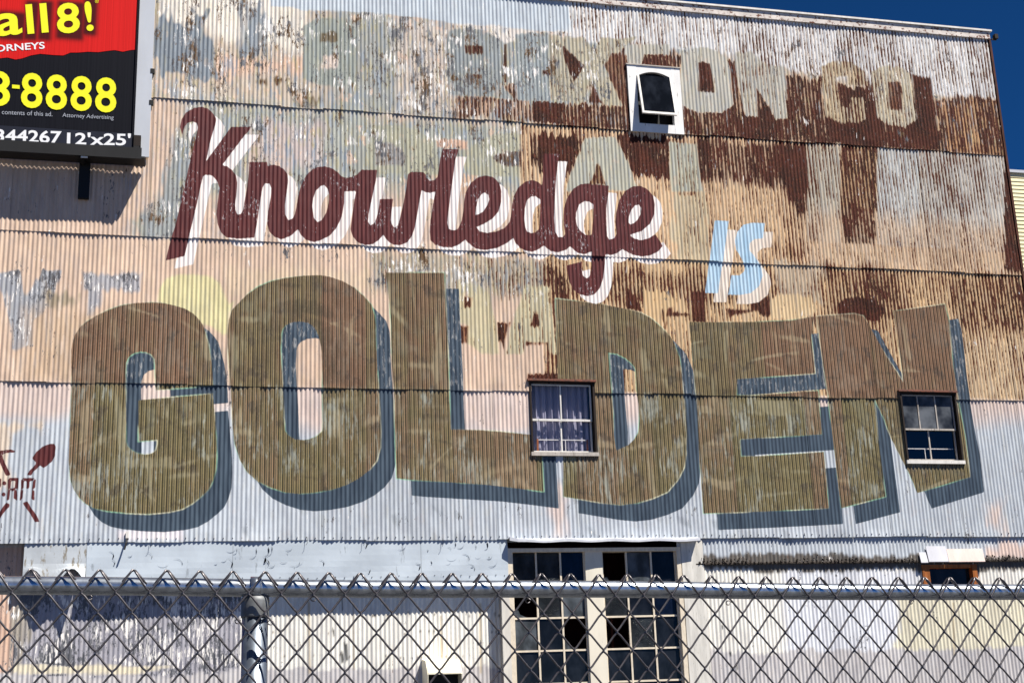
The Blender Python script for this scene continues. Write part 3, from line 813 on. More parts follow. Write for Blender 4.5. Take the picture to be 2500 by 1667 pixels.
zone([(1690, 1400), (1910, 1400), (1910, 1660), (1690, 1660)], (248, 245, 236), soft=.08, peel=.12)
zone([(1700, 1352), (2700, 1358), (2700, 1392), (1700, 1392)], (104, 98, 92), rust=.1, peel=.25, soft=.03, ragged=.5)
zone([(-300, 1640), (400, 1648), (560, 1636), (720, 1630), (900, 1630), (1240, 1625), (1700, 1592), (1900, 1590), (2300, 1585), (2700, 1570), (2700, 2400), (-300, 2400)], (208, 204, 204), rust=.0, peel=.05, soft=.02, ragged=.5)

for x_, ya_, yb_ in ((757, 1465, 1640), (866, 1470, 1630), (1082, 1500, 1606), (1178, 1470, 1640), (1694, 1470, 1590), (2330, 1470, 1600)):
    zone([(x_ - 3, ya_), (x_ + 2, ya_), (x_ + 4, yb_), (x_ - 1, yb_)], (196, 176, 140), soft=.015, ragged=.1, amt=.7)
for x_, y_, w_, h_ in ((838, 1468, 3, 26), (816, 1497, 4, 10), (817, 1543, 3, 12), (848, 1590, 6, 26), (838, 1602, 5, 14), (750, 1565, 3, 8), (1765, 1530, 3, 7), (1800, 1627, 5, 12), (720, 1598, 4, 4), (1785, 1595, 3, 5)):
    zone([(x_ - w_, y_ - h_), (x_ + w_ * .6, y_ - h_ * .8), (x_ + w_, y_ + h_ * .7), (x_ - w_ * .3, y_ + h_)], (96, 96, 94), soft=.01, ragged=.15)
for _ in range(60):
    x_, y_ = rng.uniform(600, 1230), rng.choice([1498, 1540, 1600]) + rng.normal(0, 2)
    zone([(x_ - 2, y_ - 2), (x_ + 2, y_ - 2), (x_ + 2, y_ + 2.5), (x_ - 2, y_ + 2.5)], (120, 108, 92), soft=.01, ragged=.05, amt=.8)
for _ in range(26):                              # scuffs and scratches on the pale fourth row
    x_, y_ = rng.uniform(350, 2450), rng.uniform(1150, 1310)
    zone([(x_ - 6, y_ - 8), (x_ + 3, y_ - 5), (x_ + rng.uniform(4, 24), y_ + rng.uniform(8, 30)), (x_ - 2, y_ + 6)], (150, 158, 166), soft=.03, ragged=.25, amt=.55, peel=.4)
# each sheet has its own share of rust and bleaching
for i, (a, b, z0, z1, *_r) in enumerate(sheets):
    s = slice(CUT[i], CUT[i + 1])
    RU[s] += np.where(RU[s] > .1, random.uniform(-.11, .11), 0)
    TI[s] = random.random()
    k = random.uniform(.93, 1.05)
    PX[s] *= k
PX = np.clip(PX * G, 0, 0.92)

# --- outlines of the mural
SHK = np.array(on_plane([(1000, 500), (1020, 519)]))
SHK = SHK[1] - SHK[0]
SHG = np.array(on_plane([(1200, 1000), (1236, 1040)]))
SHG = SHG[1] - SHG[0]
SHI = np.array(on_plane([(1800, 600), (1820, 622)]))
SHI = SHI[1] - SHI[0]
far = np.full(N, 0.12)
A_MAR = sdf(KNOW, X, Z)
for q in ICONS: A_MAR = np.minimum(A_MAR, sdf(q, X, Z) - .006)
A_WHT = sdf(KNOW, X - SHK[0], Z - SHK[1])
A_GOLD, A_SLT = far.copy(), far.copy()
for q in GOLDEN:
    A_GOLD = np.minimum(A_GOLD, sdf(q, X, Z))
    A_SLT = np.minimum(A_SLT, sdf(q, X - SHG[0], Z - SHG[1]))
A_BLU, A_CRM = far.copy(), far.copy()
for q in (IS_I, IS_S):
    A_BLU = np.minimum(A_BLU, sdf(q, X, Z))
    A_CRM = np.minimum(A_CRM, sdf(q, X - SHI[0], Z - SHI[1]))
conv = lambda s: np.clip(0.1 - s, 0, 0.25).astype(np.float32)
BR = np.zeros(N) + .5
allg = np.concatenate([l for q in GOLDEN for l in q])
gx0, gx1, gz0, gz1 = allg[:, 0].min(), allg[:, 0].max(), allg[:, 1].min(), allg[:, 1].max()
inside = np.nonzero(A_GOLD < .05)[0]
ix_, iz_ = X[inside], Z[inside]
for _ in range(420):                             # roller and brush strokes in the bronze paint
    cx_, cz_ = rng.uniform(gx0, gx1), rng.uniform(gz0, gz1)
    an = rng.choice([rng.normal(1.57, .12), rng.normal(0, .2), rng.uniform(-.9, .9)], p=[.45, .35, .2])
    la, lb = rng.uniform(.12, .5), rng.uniform(.015, .07)
    near = np.nonzero((np.abs(ix_ - cx_) < la * 2) & (np.abs(iz_ - cz_) < la * 2))[0]
    if not len(near): continue
    dx_, dz_2 = ix_[near] - cx_, iz_[near] - cz_
    u_ = dx_ * math.cos(an) + dz_2 * math.sin(an)
    v_ = -dx_ * math.sin(an) + dz_2 * math.cos(an) + .12 * u_ * u_
    BR[inside[near]] += rng.uniform(-.45, .55) * np.exp(-(u_ / la) ** 4 - (v_ / lb) ** 2)
for pts, amt_ in ((A6([(340, 620), (420, 480), (600, 380), (820, 350), (1050, 420), (1200, 620), (1235, 800), (1225, 1200), (990, 1200), (985, 900), (930, 640), (760, 560), (600, 620), (580, 700), (360, 680)]), -.28),
                  (B2([(60, 660), (1300, 660), (1460, 800), (1470, 990), (700, 910), (30, 860)]), .2),
                  (B4([(840, 40), (1330, 60), (1330, 150), (850, 145)]), .25), (B6([(0, 60), (350, 60), (365, 140), (0, 140)]), .25),
                  (A5([(650, 680), (1100, 640), (1150, 760), (640, 760)]), .3), (B3([(1370, 350), (2300, 340), (2300, 430), (1380, 430)]), -.25)):
    sd = sdf([on_plane(pts)], X, Z, .2)
    BR += amt_ * sstep(-sd, -.04, .04)
FL = dict(brush=np.clip(BR, 0, 1).astype(np.float32), tint=TI.astype(np.float32), mottle=MO.astype(np.float32), rust=RU.astype(np.float32), peel=PE.astype(np.float32), maroon=conv(A_MAR), white=conv(A_WHT), gold=conv(A_GOLD), slate=conv(A_SLT), blue=conv(A_BLU), cream=conv(A_CRM))

AMP = 0.0068
for i, (a, b, z0, z1, yb, yt, dz, seg) in enumerate(sheets):
    s = slice(CUT[i], CUT[i + 1])
    nx, nz = GRID[i]
    x, z = X[s], Z[s]
    y = yb + (yt - yb) * (z - z0) / (z1 - z0) + AMP * np.cos(2 * math.pi * x / PITCH)
    y = y + (vnoise(x + i, z, .5, .8, 9) - .5) * .007 + (vnoise(x + 3 * i, z, .13, .2, 19) - .5) * .0035     # dents
    y = y - random.uniform(0, .004) * np.clip(1 - (z - z0) / .25, 0, 1)      # some edges have lifted
    low_edge = np.clip(1 - (z - z0) / .12, 0, 1) * (vnoise(x, z, .16, .5, 17) - .5) * .02
    y = y + low_edge
    c = np.array([(a + b) / 2, (yb + yt) / 2, z0])
    v = np.c_[x, y, z] - c
    j, k = np.meshgrid(np.arange(nx - 1), np.arange(nz - 1))
    q = (k * nx + j).ravel()
    F = np.c_[q, q + 1, q + 1 + nx, q + nx]
    mx, mz = x[q] + (b - a) / (nx - 1) / 2, z[q] + (z1 - z0) / (nz - 1) / 2
    keep = np.ones(len(q), bool)
    for (ha, hb, hc, hd) in HOLES:
        keep &= ~((mx > ha) & (mx < hb) & (mz > hc) & (mz < hd))
    F = F[keep]
    if not len(F): continue
    me = bpy.data.meshes.new('corrugated_sheet')
    me.vertices.add(len(v))
    me.vertices.foreach_set('co', v.astype(np.float32).ravel())
    me.loops.add(F.size)
    me.loops.foreach_set('vertex_index', F.astype(np.int32).ravel())
    me.polygons.add(len(F))
    me.polygons.foreach_set('loop_start', np.arange(0, F.size, 4, dtype=np.int32))
    me.polygons.foreach_set('use_smooth', np.ones(len(F), bool))
    me.update(calc_edges=True)
    ca = me.attributes.new('paint', 'FLOAT_COLOR', 'POINT')
    ca.data.foreach_set('color', np.c_[PX[s], np.ones(len(v))].astype(np.float32).ravel())
    for nm, arr in FL.items():
        if arr[s].max() <= 0: continue
        me.attributes.new(nm, 'FLOAT', 'POINT').data.foreach_set('value', arr[s])
    link('corrugated_sheet', me, bld, c, M_WALL)

# nail heads along the laps, too small to tell apart
for row in range(1):
    m = MB()
    for k in range(int((X_RIGHT + 3.4) / (2 * PITCH))):
        x = -3.35 + k * 2 * PITCH
        x = round(x / PITCH) * PITCH + PITCH / 2
        if any(h[0] < x < h[1] and h[2] < Z_LAP[row] + .05 < h[3] for h in HOLES): continue
        z = Z_LAP[row] + 0.045 + random.uniform(-.008, .008)
        m.box(x - .006, x + .006, D - 0.040, D - 0.026, z - .006, z + .006)
    tag(m.build('nail_heads', M_DARK, bld), kind='stuff')

# shell of the building behind the sheets
MB().box(-5.6, X_RIGHT - .08, D + 9, D + 9.2, 0.0, 13.5).build('back_wall', M_INSIDE, bld)
MB().box(-5.6, -5.5, D + .12, D + 9, 0.0, 13.5).build('side_wall', M_INSIDE, bld)
MB().box(X_RIGHT - .09, X_RIGHT - .01, D + .1, D + 9, 0.0, 13.55).build('side_wall', M_CORNER, bld)
MB().box(-5.6, X_RIGHT, D + .02, D + 9.2, 13.52, 13.6).build('roof_deck', M_INSIDE, bld)
MB().box(-5.5, X_RIGHT - .1, D + .4, D + 9, 6.05, 6.15).build('upper_floor', M_INSIDE, bld)
MB().box(-5.5, X_RIGHT - .1, D + .4, D + 9, 9.0, 9.1).build('upper_floor', M_INSIDE, bld)
# eaves: a rusted flashing board and a bright cap
MB().box(-5.2, X_RIGHT + .01, D - .048, D + .02, 13.50, 13.645).build('eaves_flashing', M_RUSTY, bld)
MB().profile([(D - .075, 13.65), (D - .075, 13.685), (D + .3, 13.70), (D + .3, 13.65)], -5.2, X_RIGHT + .05).build('roof_cap', M_TRIM, bld)
MB().box(X_RIGHT - .012, X_RIGHT + .03, D - .034, D + .14, 0.0, 13.49).build('corner_flashing', M_CORNER, bld)
MB().box(X_RIGHT + .06, X_RIGHT + .16, D - .02, D + .0, 13.50, 13.53).box(X_RIGHT + .12, X_RIGHT + .19, D - .05, D + .03, 13.53, 13.62).build('corner_lamp', M_DARK, bld)


# ------------------------------------------------------------------ windows
def sash_window(R, name_label, uppers, lowers, mat_out, mat_in, curtain, sill_mat):
    xa, xb, za, zb = R
    zm = za + (zb - za) * 0.475
    m = MB()
    wd = 0.03
    m.box(xa, xa + wd, D - .045, D + .12, za, zb).box(xb - wd, xb, D - .045, D + .12, za, zb)
    m.box(xa + wd, xb - wd, D - .043, D + .12, zb - .04, zb)
    win = m.build('window', mat_out, bld)
    win['label'] = name_label
    MB().box(xa - .01, xb + .02, D - .052, D + .02, za - .03, za + .03).build('sill', sill_mat, win)

    def sash(x0, x1, z0, z1, y, n, bars, gmat):
        s = MB().box(x0, x0 + bars, y, y + .03, z0, z1).box(x1 - bars, x1, y, y + .03, z0, z1)
        s.box(x0 + bars, x1 - bars, y, y + .03, z0, z0 + bars * 1.5).box(x0 + bars, x1 - bars, y, y + .03, z1 - bars, z1)
        s.build('sash', mat_in, win)
        for i in range(1, n):
            xm = x0 + (x1 - x0) * i / n
            MB().box(xm - .011, xm + .011, y + .004, y + .026, z0 + bars * 1.5, z1 - bars).build('muntin', mat_in, win)
        for i in range(n):
            p0, p1 = x0 + (x1 - x0) * i / n, x0 + (x1 - x0) * (i + 1) / n
            mesh('pane', [(p0 + .012, y + .015, z0 + .03), (p1 - .012, y + .015, z0 + .03), (p1 - .012, y + .015, z1 - .02), (p0 + .012, y + .015, z1 - .02)], [(0, 1, 2, 3)], gmat, win)
    sash(xa + .012, xb - wd - .02, zm - .025, zb - .05, D + .008, uppers, .02, M_GLASS if curtain else M_REFLECT)
    sash(xa + .012, xb - wd - .02, za + .03, zm + .02, D + .05, lowers, .024, M_GLASS)
    if curtain:
        n = 70
        v, fc = [], []
        for side, (c0, c1) in enumerate(((xa + .05, xa + (xb - xa) * .50), (xa + (xb - xa) * .53, xb - .05))):
            o = len(v)
            for i in range(n + 1):
                u = c0 + (c1 - c0) * i / n
                yy = D + .145 + .032 * math.sin(i * .36 + side) + .012 * math.sin(i * .83 + 1)
                v += [(u, yy, zb - .04), (u, yy + .02 * math.sin(i * .5), za + .02)]
            fc += [(o + 2 * i, o + 2 * i + 2, o + 2 * i + 3, o + 2 * i + 1) for i in range(n)]
        mesh('curtain', v, fc, M_CURTAIN, win, True)
        ex = MB().box(xa + .14, xb - .14, D + .088, D + .096, za + .245, za + .262)
        ex.box(xa + .50, xa + .508, D + .088, D + .096, za + .03, za + .245).box(xb - .5, xb - .488, D + .088, D + .096, za + .03, za + .245)
        sc_ = ex.build('insect_screen_rail', M_TRIM, win)
        for xx in (xa + .12, xb - .14):
            MB().box(xx, xx + .028, D + .085, D + .1, za + .03, za + .265).build('screen_end', M_WOOD, win)
    else:
        ex = MB().box(xa + .05, xb - .09, D + .11, D + .12, za + .25, za + .266)
        ex.box(xa + .44, xa + .452, D + .11, D + .12, za + .03, za + .25).build('insect_screen_rail', M_TRIM, win)
        MB().box(xa - .1, xb + .1, D + .9, D + .92, za - .1, zb + .1).build('dark_backing', plain('navy_backing', (20, 26, 40), .8), win)  # dark navy sheet behind the panes
    # head flashing with a rusty drip edge
    MB().profile([(D - .045, zb + .03), (D - .075, zb - .006), (D - .075, zb - .016), (D + .0, zb + .0)], xa - .03, xb + .03).build('head_flashing', M_CORNER, win)
    return win


sash_window(R_MID, 'white sash window with lavender curtains behind the glass', 2, 2, M_DARK, M_TRIM, True, M_TRIM2)  # dark outer frame colour paints the shade of recess and jamb gap
sash_window(R_RIGHT, 'dark brown sash window with three upper panes', 3, 2, M_DARK, M_TRIM2, False, M_TRIM)

# awning window under the eaves, its arched sash propped open at the bottom
xa, xb, za, zb = R_TOP
W_ = xb - xa
ia, ib, ja = xa + .165, xb - .165, za + .16
jt, crown = zb - .21, .10
arc = [(ia + (ib - ia) * i / 12, jt + crown * (1 - (2 * i / 12 - 1) ** 2)) for i in range(13)]
m = MB().box(xa, ia, D - .042, D + .06, za, zb).box(ib, xb, D - .042, D + .06, za, zb).box(ia, ib, D - .040, D + .06, za, ja)
for (p, q) in zip(arc[:-1], arc[1:]):
    m.prism([(p[0], p[1]), (q[0], q[1]), (q[0], zb), (p[0], zb)], D - .040, D + .06)
aw = m.build('window', plain('flaking_white_window_boards', (242, 240, 238), .55, var=.10, dirt=(96, 84, 76), amount=.37, sx=4, sz=1.6), bld)
aw['label'] = 'white framed arched window propped open under the eaves'
MB().box(xa - .02, xb + .02, D - .055, D - .02, zb, zb + .02).build('head_flashing', M_TRIM2, aw)
MB().box(ia, ib, D + .03, D + .05, za + .05, ja - .02).build('sill', M_TRIM2, aw)
ang = math.radians(11)
hz = jt + .02
L_ = hz - ja - .10
ca_, sa_ = math.cos(ang), math.sin(ang)


def tilt(x, dn, out):                               # a point on the swung sash
    return (x, D - .02 - dn * sa_ - out * ca_, hz - dn * ca_ + out * sa_)


def tbox(x0, x1, d0, d1, o0, o1, mm):
    v = [tilt(x, dn, o) for o in (o0, o1) for dn in (d0, d1) for x in (x0, x1)]
    return mm.add(v, [(0, 1, 3, 2), (4, 6, 7, 5), (0, 4, 5, 1), (2, 3, 7, 6), (0, 2, 6, 4), (1, 5, 7, 3)])


m = MB()
tbox(ia + .01, ia + .045, 0, L_, 0, .035, m)
tbox(ib - .045, ib - .01, 0, L_, 0, .035, m)
tbox(ia + .045, ib - .045, L_ - .04, L_, 0, .035, m)
sash_ = m.build('sash', M_TRIM, aw)
v = [tilt(ia + .045, 0, .018), tilt(ib - .045, 0, .018), tilt(ib - .045, L_ - .04, .018), tilt(ia + .045, L_ - .04, .018)]
up = [(x, D - .02, z - .02) for x, z in arc]
mesh('pane', v, [(0, 1, 2, 3)], M_PANE[1], aw)
mesh('pane', [(x, D + .02, z) for x, z in arc] + [(ib, D + .02, hz - .02), (ia, D + .02, hz - .02)], [tuple(range(15))], M_PANE[1], aw)
MB().box(ia, ib, D + .16, D + .17, za, zb).build('dark_backing', M_BLACK, aw)  # black sheet closing off the opening

# factory window with two ranks of small panes
xa, xb, _, ztop = R_BIG
big = MB().box(xa - .07, xa, D - .01, D + .2, .9, ztop).box(xb, xb + .07, D - .01, D + .2, .9, ztop).box(xa, xb, D + .0, D + .2, ztop - .06, ztop).build('factory_window', M_CREAMBAR, bld)
big['label'] = 'large steel factory window of small panes, several missing'
c0, _ = WP(1431, 1400)
c1, _ = WP(1473, 1400)
MB().box(c0, c1, D + .02, D + .16, .9, ztop - .06).build('mullion_post', plain('cream_flaking_board', (234, 226, 208), .65, var=.08, dirt=(120, 112, 100), amount=.32, sx=6), big)
rows = [ztop - .06] + [WP(1350, y)[1] for y in (1428, 1507, 1587, 1668)]
while rows[-1] > 1.2: rows.append(rows[-1] - .53)
KIND = [[0, 0, 2, None, 3, 1], [None, 0, 3, 0, 1, 2], [3, 1, None, None, 0, 1], [1, 1, 1, 1, 1, 1], [2, 2, 2, 2, 2, 2], [1, 2, 1, 1, 2, 1]]
for g, (ga, gb) in enumerate(((xa, c0), (c1, xb))):
    fr = MB().box(ga, ga + .022, D + .06, D + .10, .9, ztop - .06).box(gb - .022, gb, D + .06, D + .10, .9, ztop - .06)
    fr.build('casement_frame', M_CREAMBAR, big)
    for i in (1, 2):
        x = ga + (gb - ga) * i / 3
        MB().box(x - .014, x + .014, D + .062, D + .098, .9, ztop - .06).build('muntin', M_CREAMBAR, big)
    for z in rows[1:]:
        MB().box(ga + .022, gb - .022, D + .066, D + .094, z - .014, z + .014).build('glazing_bar', M_CREAMBAR, big)
    for rI in range(len(rows) - 1):
        for i in range(3):
            kd = KIND[min(rI, 5)][g * 3 + i]
            a_, b_ = ga + (gb - ga) * i / 3 + .012, ga + (gb - ga) * (i + 1) / 3 - .012
            tw = random.uniform(-.004, .004)
            if kd is None:
                zl, zh = rows[rI + 1] + .012, rows[rI] - .012
                if random.random() < .75:
                    pts_ = [(a_, zl), (a_ + .16 * random.random() + .1, zl), (a_ + .10, zl + .05), (a_ + .07, zl + .12), (a_ + .03, zl + .10), (a_, zl + .22 + .1 * random.random())]
                    mesh('glass_shard', [(x, D + .08, z) for x, z in pts_], [tuple(range(6))], M_PANE[3], big)
                continue
            mesh('pane', [(a_, D + .08 + tw, rows[rI + 1] + .01), (b_, D + .08 - tw, rows[rI + 1] + .01), (b_, D + .08 - tw, rows[rI] - .01), (a_, D + .08 + tw, rows[rI] - .01)], [(0, 1, 2, 3)], M_PANE[kd], big)
MB().box(xa - .6, xb + .6, D + 1.2, D + 1.3, 0.05, 4.2).build('inner_partition', plain('maroon_inner_wall', (60, 22, 18), .9), big)
# bent tin hood over it
ha, hz0 = WP(1240, 1322)
hb, _ = WP(1702, 1318)
hz0 = Z_LAP[0] + .015
n = 24
v, fc = [], []
for i in range(n + 1):
    x = ha + (hb - ha) * i / n
    sag = .015 * math.sin(i * 1.1) + (.05 if i == 0 else 0)
    v += [(x, D - .015, hz0), (x, D - .15 + sag * .5, hz0 - .035 + sag), (x, D - .152 + sag * .5, hz0 - .075 + sag * .6), (x, D - .145 + sag * .5, hz0 - .075 + sag * .6), (x, D - .14 + sag * .5, hz0 - .045 + sag), (x, D - .0, hz0 - .012)]
for i in range(n):
    fc += [(6 * i + a, 6 * i + a + 1, 6 * i + 7 + a, 6 * i + 6 + a) for a in range(5)]
mesh('window_hood', v, fc, plain('pale_tin_hood', (206, 208, 216), .5, var=.1, dirt=(120, 74, 60), amount=.34, sx=5), bld)

# flat sheets that lean out above the lower wall on the left
fx = [WP(60, 1325)[0], WP(213, 1325)[0], WP(569, 1325)[0], WP(1027, 1325)[0], WP(1238, 1325)[0]]
zt, zb_ = Z_LAP[0] + .03, WP(700, 1425)[1]
for i in range(4):
    a_, b_ = fx[i] + .002, fx[i + 1] - .002
    nx, nz = 18, 8
    v, fc = [], []
    for jz in range(nz + 1):
        for ix in range(nx + 1):
            x = a_ + (b_ - a_) * ix / nx
            tz = jz / nz
            y = D - .004 - .002 * (i % 2) - .014 * tz
            y += .006 * math.sin(x * 3.1 + jz) * tz
            z = zt - (zt - zb_) * tz
            if i == 0 and tz > .55:                # the torn, curled corner
                z += (tz - .55) * .55 * (0.5 + .5 * math.sin(ix * .55))
                y -= (tz - .55) * .30 * (ix / nx)
            v.append((x, y, z))
    fc = [(jz * (nx + 1) + ix, jz * (nx + 1) + ix + 1, (jz + 1) * (nx + 1) + ix + 1, (jz + 1) * (nx + 1) + ix) for jz in range(nz) for ix in range(nx)]
    o = mesh('fascia_sheet', v, fc, M_FASCIA if i else plain('scuffed_pale_sheet', (186, 192, 198), .6, var=.15, dirt=(140, 134, 124), amount=.44, sx=3), bld)
    sm = o.modifiers.new('thickness', 'SOLIDIFY')
    sm.thickness = .003
m = MB()
for x in np.arange(fx[0] + .06, fx[4] - .03, .137):
    z = zb_ + .09 + rng.normal(0, .006)
    m.box(x - .005, x + .005, D - .030, D - .012, z - .005, z + .005)
tag(m.build('fascia_nails', M_DARK, bld), kind='stuff')
# scuffs and smears rubbed on the flat sheets
m = MB()
for _ in range(46):
    x = rng.uniform(fx[1] + .3, fx[4] - .1)
    tz = rng.uniform(.15, .8)
    z = zt - (zt - zb_) * tz
    y = D - .004 - .014 * tz - .0105
    a0, ln, th = rng.uniform(-1.2, 1.2), rng.uniform(.05, .2), rng.uniform(.002, .007)
    P = [(x + ln * math.cos(a0 + k * .25) * k / 5, z + ln * math.sin(a0 + k * .25) * k / 5 - .02 * k / 5) for k in range(6)]
    ring = [(px_, pz_ + th * math.sin(math.pi * (k + .3) / 5.6)) for k, (px_, pz_) in enumerate(P)] + [(px_, pz_ - th * math.sin(math.pi * (k + .3) / 5.6)) for k, (px_, pz_) in list(enumerate(P))[::-1]]
    m.add([(px_, y, pz_) for px_, pz_ in ring], [tuple(range(12))])
tag(m.build('scuff_marks', plain('grey_scuff', (150, 160, 173), .7), bld), kind='stuff')
# hanging strap and bent wires at the lowest lap
sx_, sz_ = WP(311, 1306)
MB().box(sx_ - .02, sx_ + .02, D - .06, D - .03, sz_ - .05, sz_ + .05).build('strap_bracket', M_TRIM, bld)
MB().tube([(sx_, D - .05, sz_ - .05), (sx_ - .005, D - .09, sz_ - .12), (sx_ - .03, D - .11, sz_ - .22)], .013, 6).build('hanging_strap', M_BLACK, bld)
for (hx, hy) in ((369, 1325), (749, 1318), (888, 1320), (1080, 1322), (1608, 1312), (1790, 1308), (1962, 1308)):
    x, z = WP(hx, hy)
    MB().tube([(x, D - .04, z + .05), (x + .004, D - .05, z), (x + .002, D - .055, z - .05), (x - .02, D - .06, z - .08)], .003, 5).build('bent_wire', M_BLACK, bld)
# drip flashing with grime on the right
fa, fz = R_BIG[1] + .32, Z_SHORT
fxr = [fa, R_SMALL[0] - .06], [R_SMALL[1] + .06, X_RIGHT - .05]
for a_, b_ in fxr:
    MB().profile([(D + .0, fz + .012), (D - .014, fz - .004), (D - .014, fz - .022), (D + .03, fz - .016)], a_, b_).build('drip_flashing', M_MOSS, bld)
    m = MB()
    for _ in range(int((b_ - a_) * 75)):
        x = rng.uniform(a_, b_)
        x = round(x / PITCH) * PITCH + rng.normal(0, .012)
        z = fz + abs(rng.normal(0, .030)) * (0.4 + 1.2 * abs(math.sin(x * 1.7))) - .02
        s_ = rng.uniform(.006, .017)
        y = D - .004 - rng.uniform(0, .01)
        m.add([(x - s_, y, z - s_), (x + s_, y - .005, z - s_ * .6), (x + s_ * .6, y - .012, z + s_), (x - s_ * .7, y, z + s_ * 1.4), (x, y - .025, z)], [(0, 1, 4), (1, 2, 4), (2, 3, 4), (3, 0, 4)])
    tag(m.build('moss_clumps', M_MOSS, bld), kind='stuff')
# corrugated jamb panel right of the factory window
x0, z1_ = WP(1652, 1340)
x1, _ = WP(1715, 1340)
MB().box(x0 + .07, x1, D - .012, D + .03, 1.0, Z_LAP[0] - .03).build('jamb_board', plain('stained_jamb', (222, 218, 210), .8, var=.2, dirt=(84, 78, 70), amount=.40, sx=12), bld)
x0, _ = WP(1222, 1400)
MB().box(x0, R_BIG[0] - .07, D - .012, D + .03, 1.0, Z_LAP[0] - .12).build('jamb_board', plain('pale_jamb', (224, 218, 208), .7, var=.15, dirt=(96, 100, 108), amount=.34, sx=8), bld)

# small wooden window with a patched tin hood
xa, xb, za, zb = R_SMALL
sw = MB().box(xa, xa + .13, D - .01, D + .16, za, zb).box(xb - .09, xb, D - .01, D + .16, za, zb).box(xa + .13, xb - .09, D + .0, D + .16, zb - .06, zb).box(xa + .13, xb - .09, D + .0, D + .16, za, za + .06).build('small_window', M_WOOD, bld)
sw['label'] = 'small window with orange wooden frame beneath a patched tin hood'
mesh('pane', [(xa + .13, D + .10, za + .06), (xb - .09, D + .10, za + .06), (xb - .09, D + .10, zb - .06), (xa + .13, D + .10, zb - .06)], [(0, 1, 2, 3)], M_PANE[1], sw)
hx0, hz1 = WP(2258, 1330)
hx1, _ = WP(2306, 1330)
hx2, hz3 = WP(2400, 1370)
M_PATCH = plain('patched_tin', (206, 206, 214), .55, var=.1, dirt=(120, 80, 64), amount=.36, sx=6)
MB().profile([(D - .02, hz1 - .02), (D - .075, hz3 - .0), (D - .065, hz3 - .01), (D - .01, hz1 - .03)], hx0, hx1).build('hood_patch', M_PATCH, sw)
MB().profile([(D - .02, hz1 - .07), (D - .07, hz3 - .005), (D - .06, hz3 - .015), (D - .01, hz1 - .08)], hx1 + .01, hx2).build('hood_patch', plain('pink_patched_tin', (226, 206, 198), .55, var=.1, dirt=(120, 80, 64), amount=.36, sx=6), sw)
MB().profile([(D - .02, hz1 - .12), (D - .065, hz3 - .01), (D - .055, hz3 - .02), (D - .01, hz1 - .13)], hx0 - .14, hx0 - .01).build('hood_patch', M_PATCH, sw)

# vent hood low on the wall
vx0, vz1 = WP(1036, 1608)
vx1, vz0 = WP(1116, 1645)
M_VENT = plain('cream_vent_metal', (236, 228, 204), .6, var=.08, dirt=(90, 86, 80), amount=.36, sx=12)
vent = MB().profile([(D + .16, vz1), (D - .16, vz1 - .03), (D - .34, vz0 + .02), (D - .34, vz0 - .0), (D - .32, vz0), (D - .15, vz1 - .05), (D + .16, vz1 - .02)], vx0, vx1).build('vent_hood', M_VENT, bld)
for x in (vx0 - .012, vx1 + .002):
    MB().add([(xx, y, z) for xx in (x, x + .01) for y, z in ((D + .16, vz1), (D - .16, vz1 - .03), (D - .34, vz0), (D - .30, vz0 - .5), (D + .16, vz0 - .6))], [(0, 1, 2, 3, 4), (9, 8, 7, 6, 5), (0, 5, 6, 1), (1, 6, 7, 2), (2, 7, 8, 3), (3, 8, 9, 4), (4, 9, 5, 0)]).build('vent_cheek', M_VENT, vent)
MB().box(vx0, vx1, D - .06, D + .03, vz0 - .6, vz1 - .1).build('vent_opening', M_BLACK, vent)

# ------------------------------------------------------------------ billboard
YB = D - 0.11
BX1, _ = WP(334, 170, YB)
TX1, _ = WP(372, 170, YB)
_, BZ0 = WP(160, 362, YB)
_, SZ1 = WP(160, 318, YB)
BL = BX1 - 7.62
BZ1 = BZ0 + 3.8
bb = empty('billboard', (BX1 - 1, YB, BZ0))
tag(bb, 'red and black advertising billboard with yellow numerals mounted on the wall', 'billboard')


def vinyl(name, rgb, gl=False):
    t = NT(name)
    k = t.noise(t.vec(55, 0, .15), 2)
    a = srgb(rgb)
    c = t.mix(t.ramp(k, .35, .65), a * .9, a * 1.08 + .002)
    if gl:
        g = t.attr('glow').outputs['Fac']
        c = t.mix(g, c, srgb((44, 10, 16)))
    t.bump(k, .15, .004)
    return t.out(c, .5, 0, .12)


M_VBLK, M_VRED = vinyl('black_vinyl', (12, 13, 22)), vinyl('red_vinyl', (206, 26, 24), True)
M_VYEL = plain('yellow_print', (250, 246, 40), .45, var=.03)
M_VWHT = plain('white_print', (246, 246, 248), .45, var=.03)
M_VGRY = plain('grey_print', (170, 174, 184), .45, var=.03)
M_STEEL = plain('grey_sign_trim', (196, 200, 208), .5, var=.05)
face = MB().box(BL, BX1, YB, YB + .03, SZ1, BZ1).build('face_panel', M_VBLK, bb)
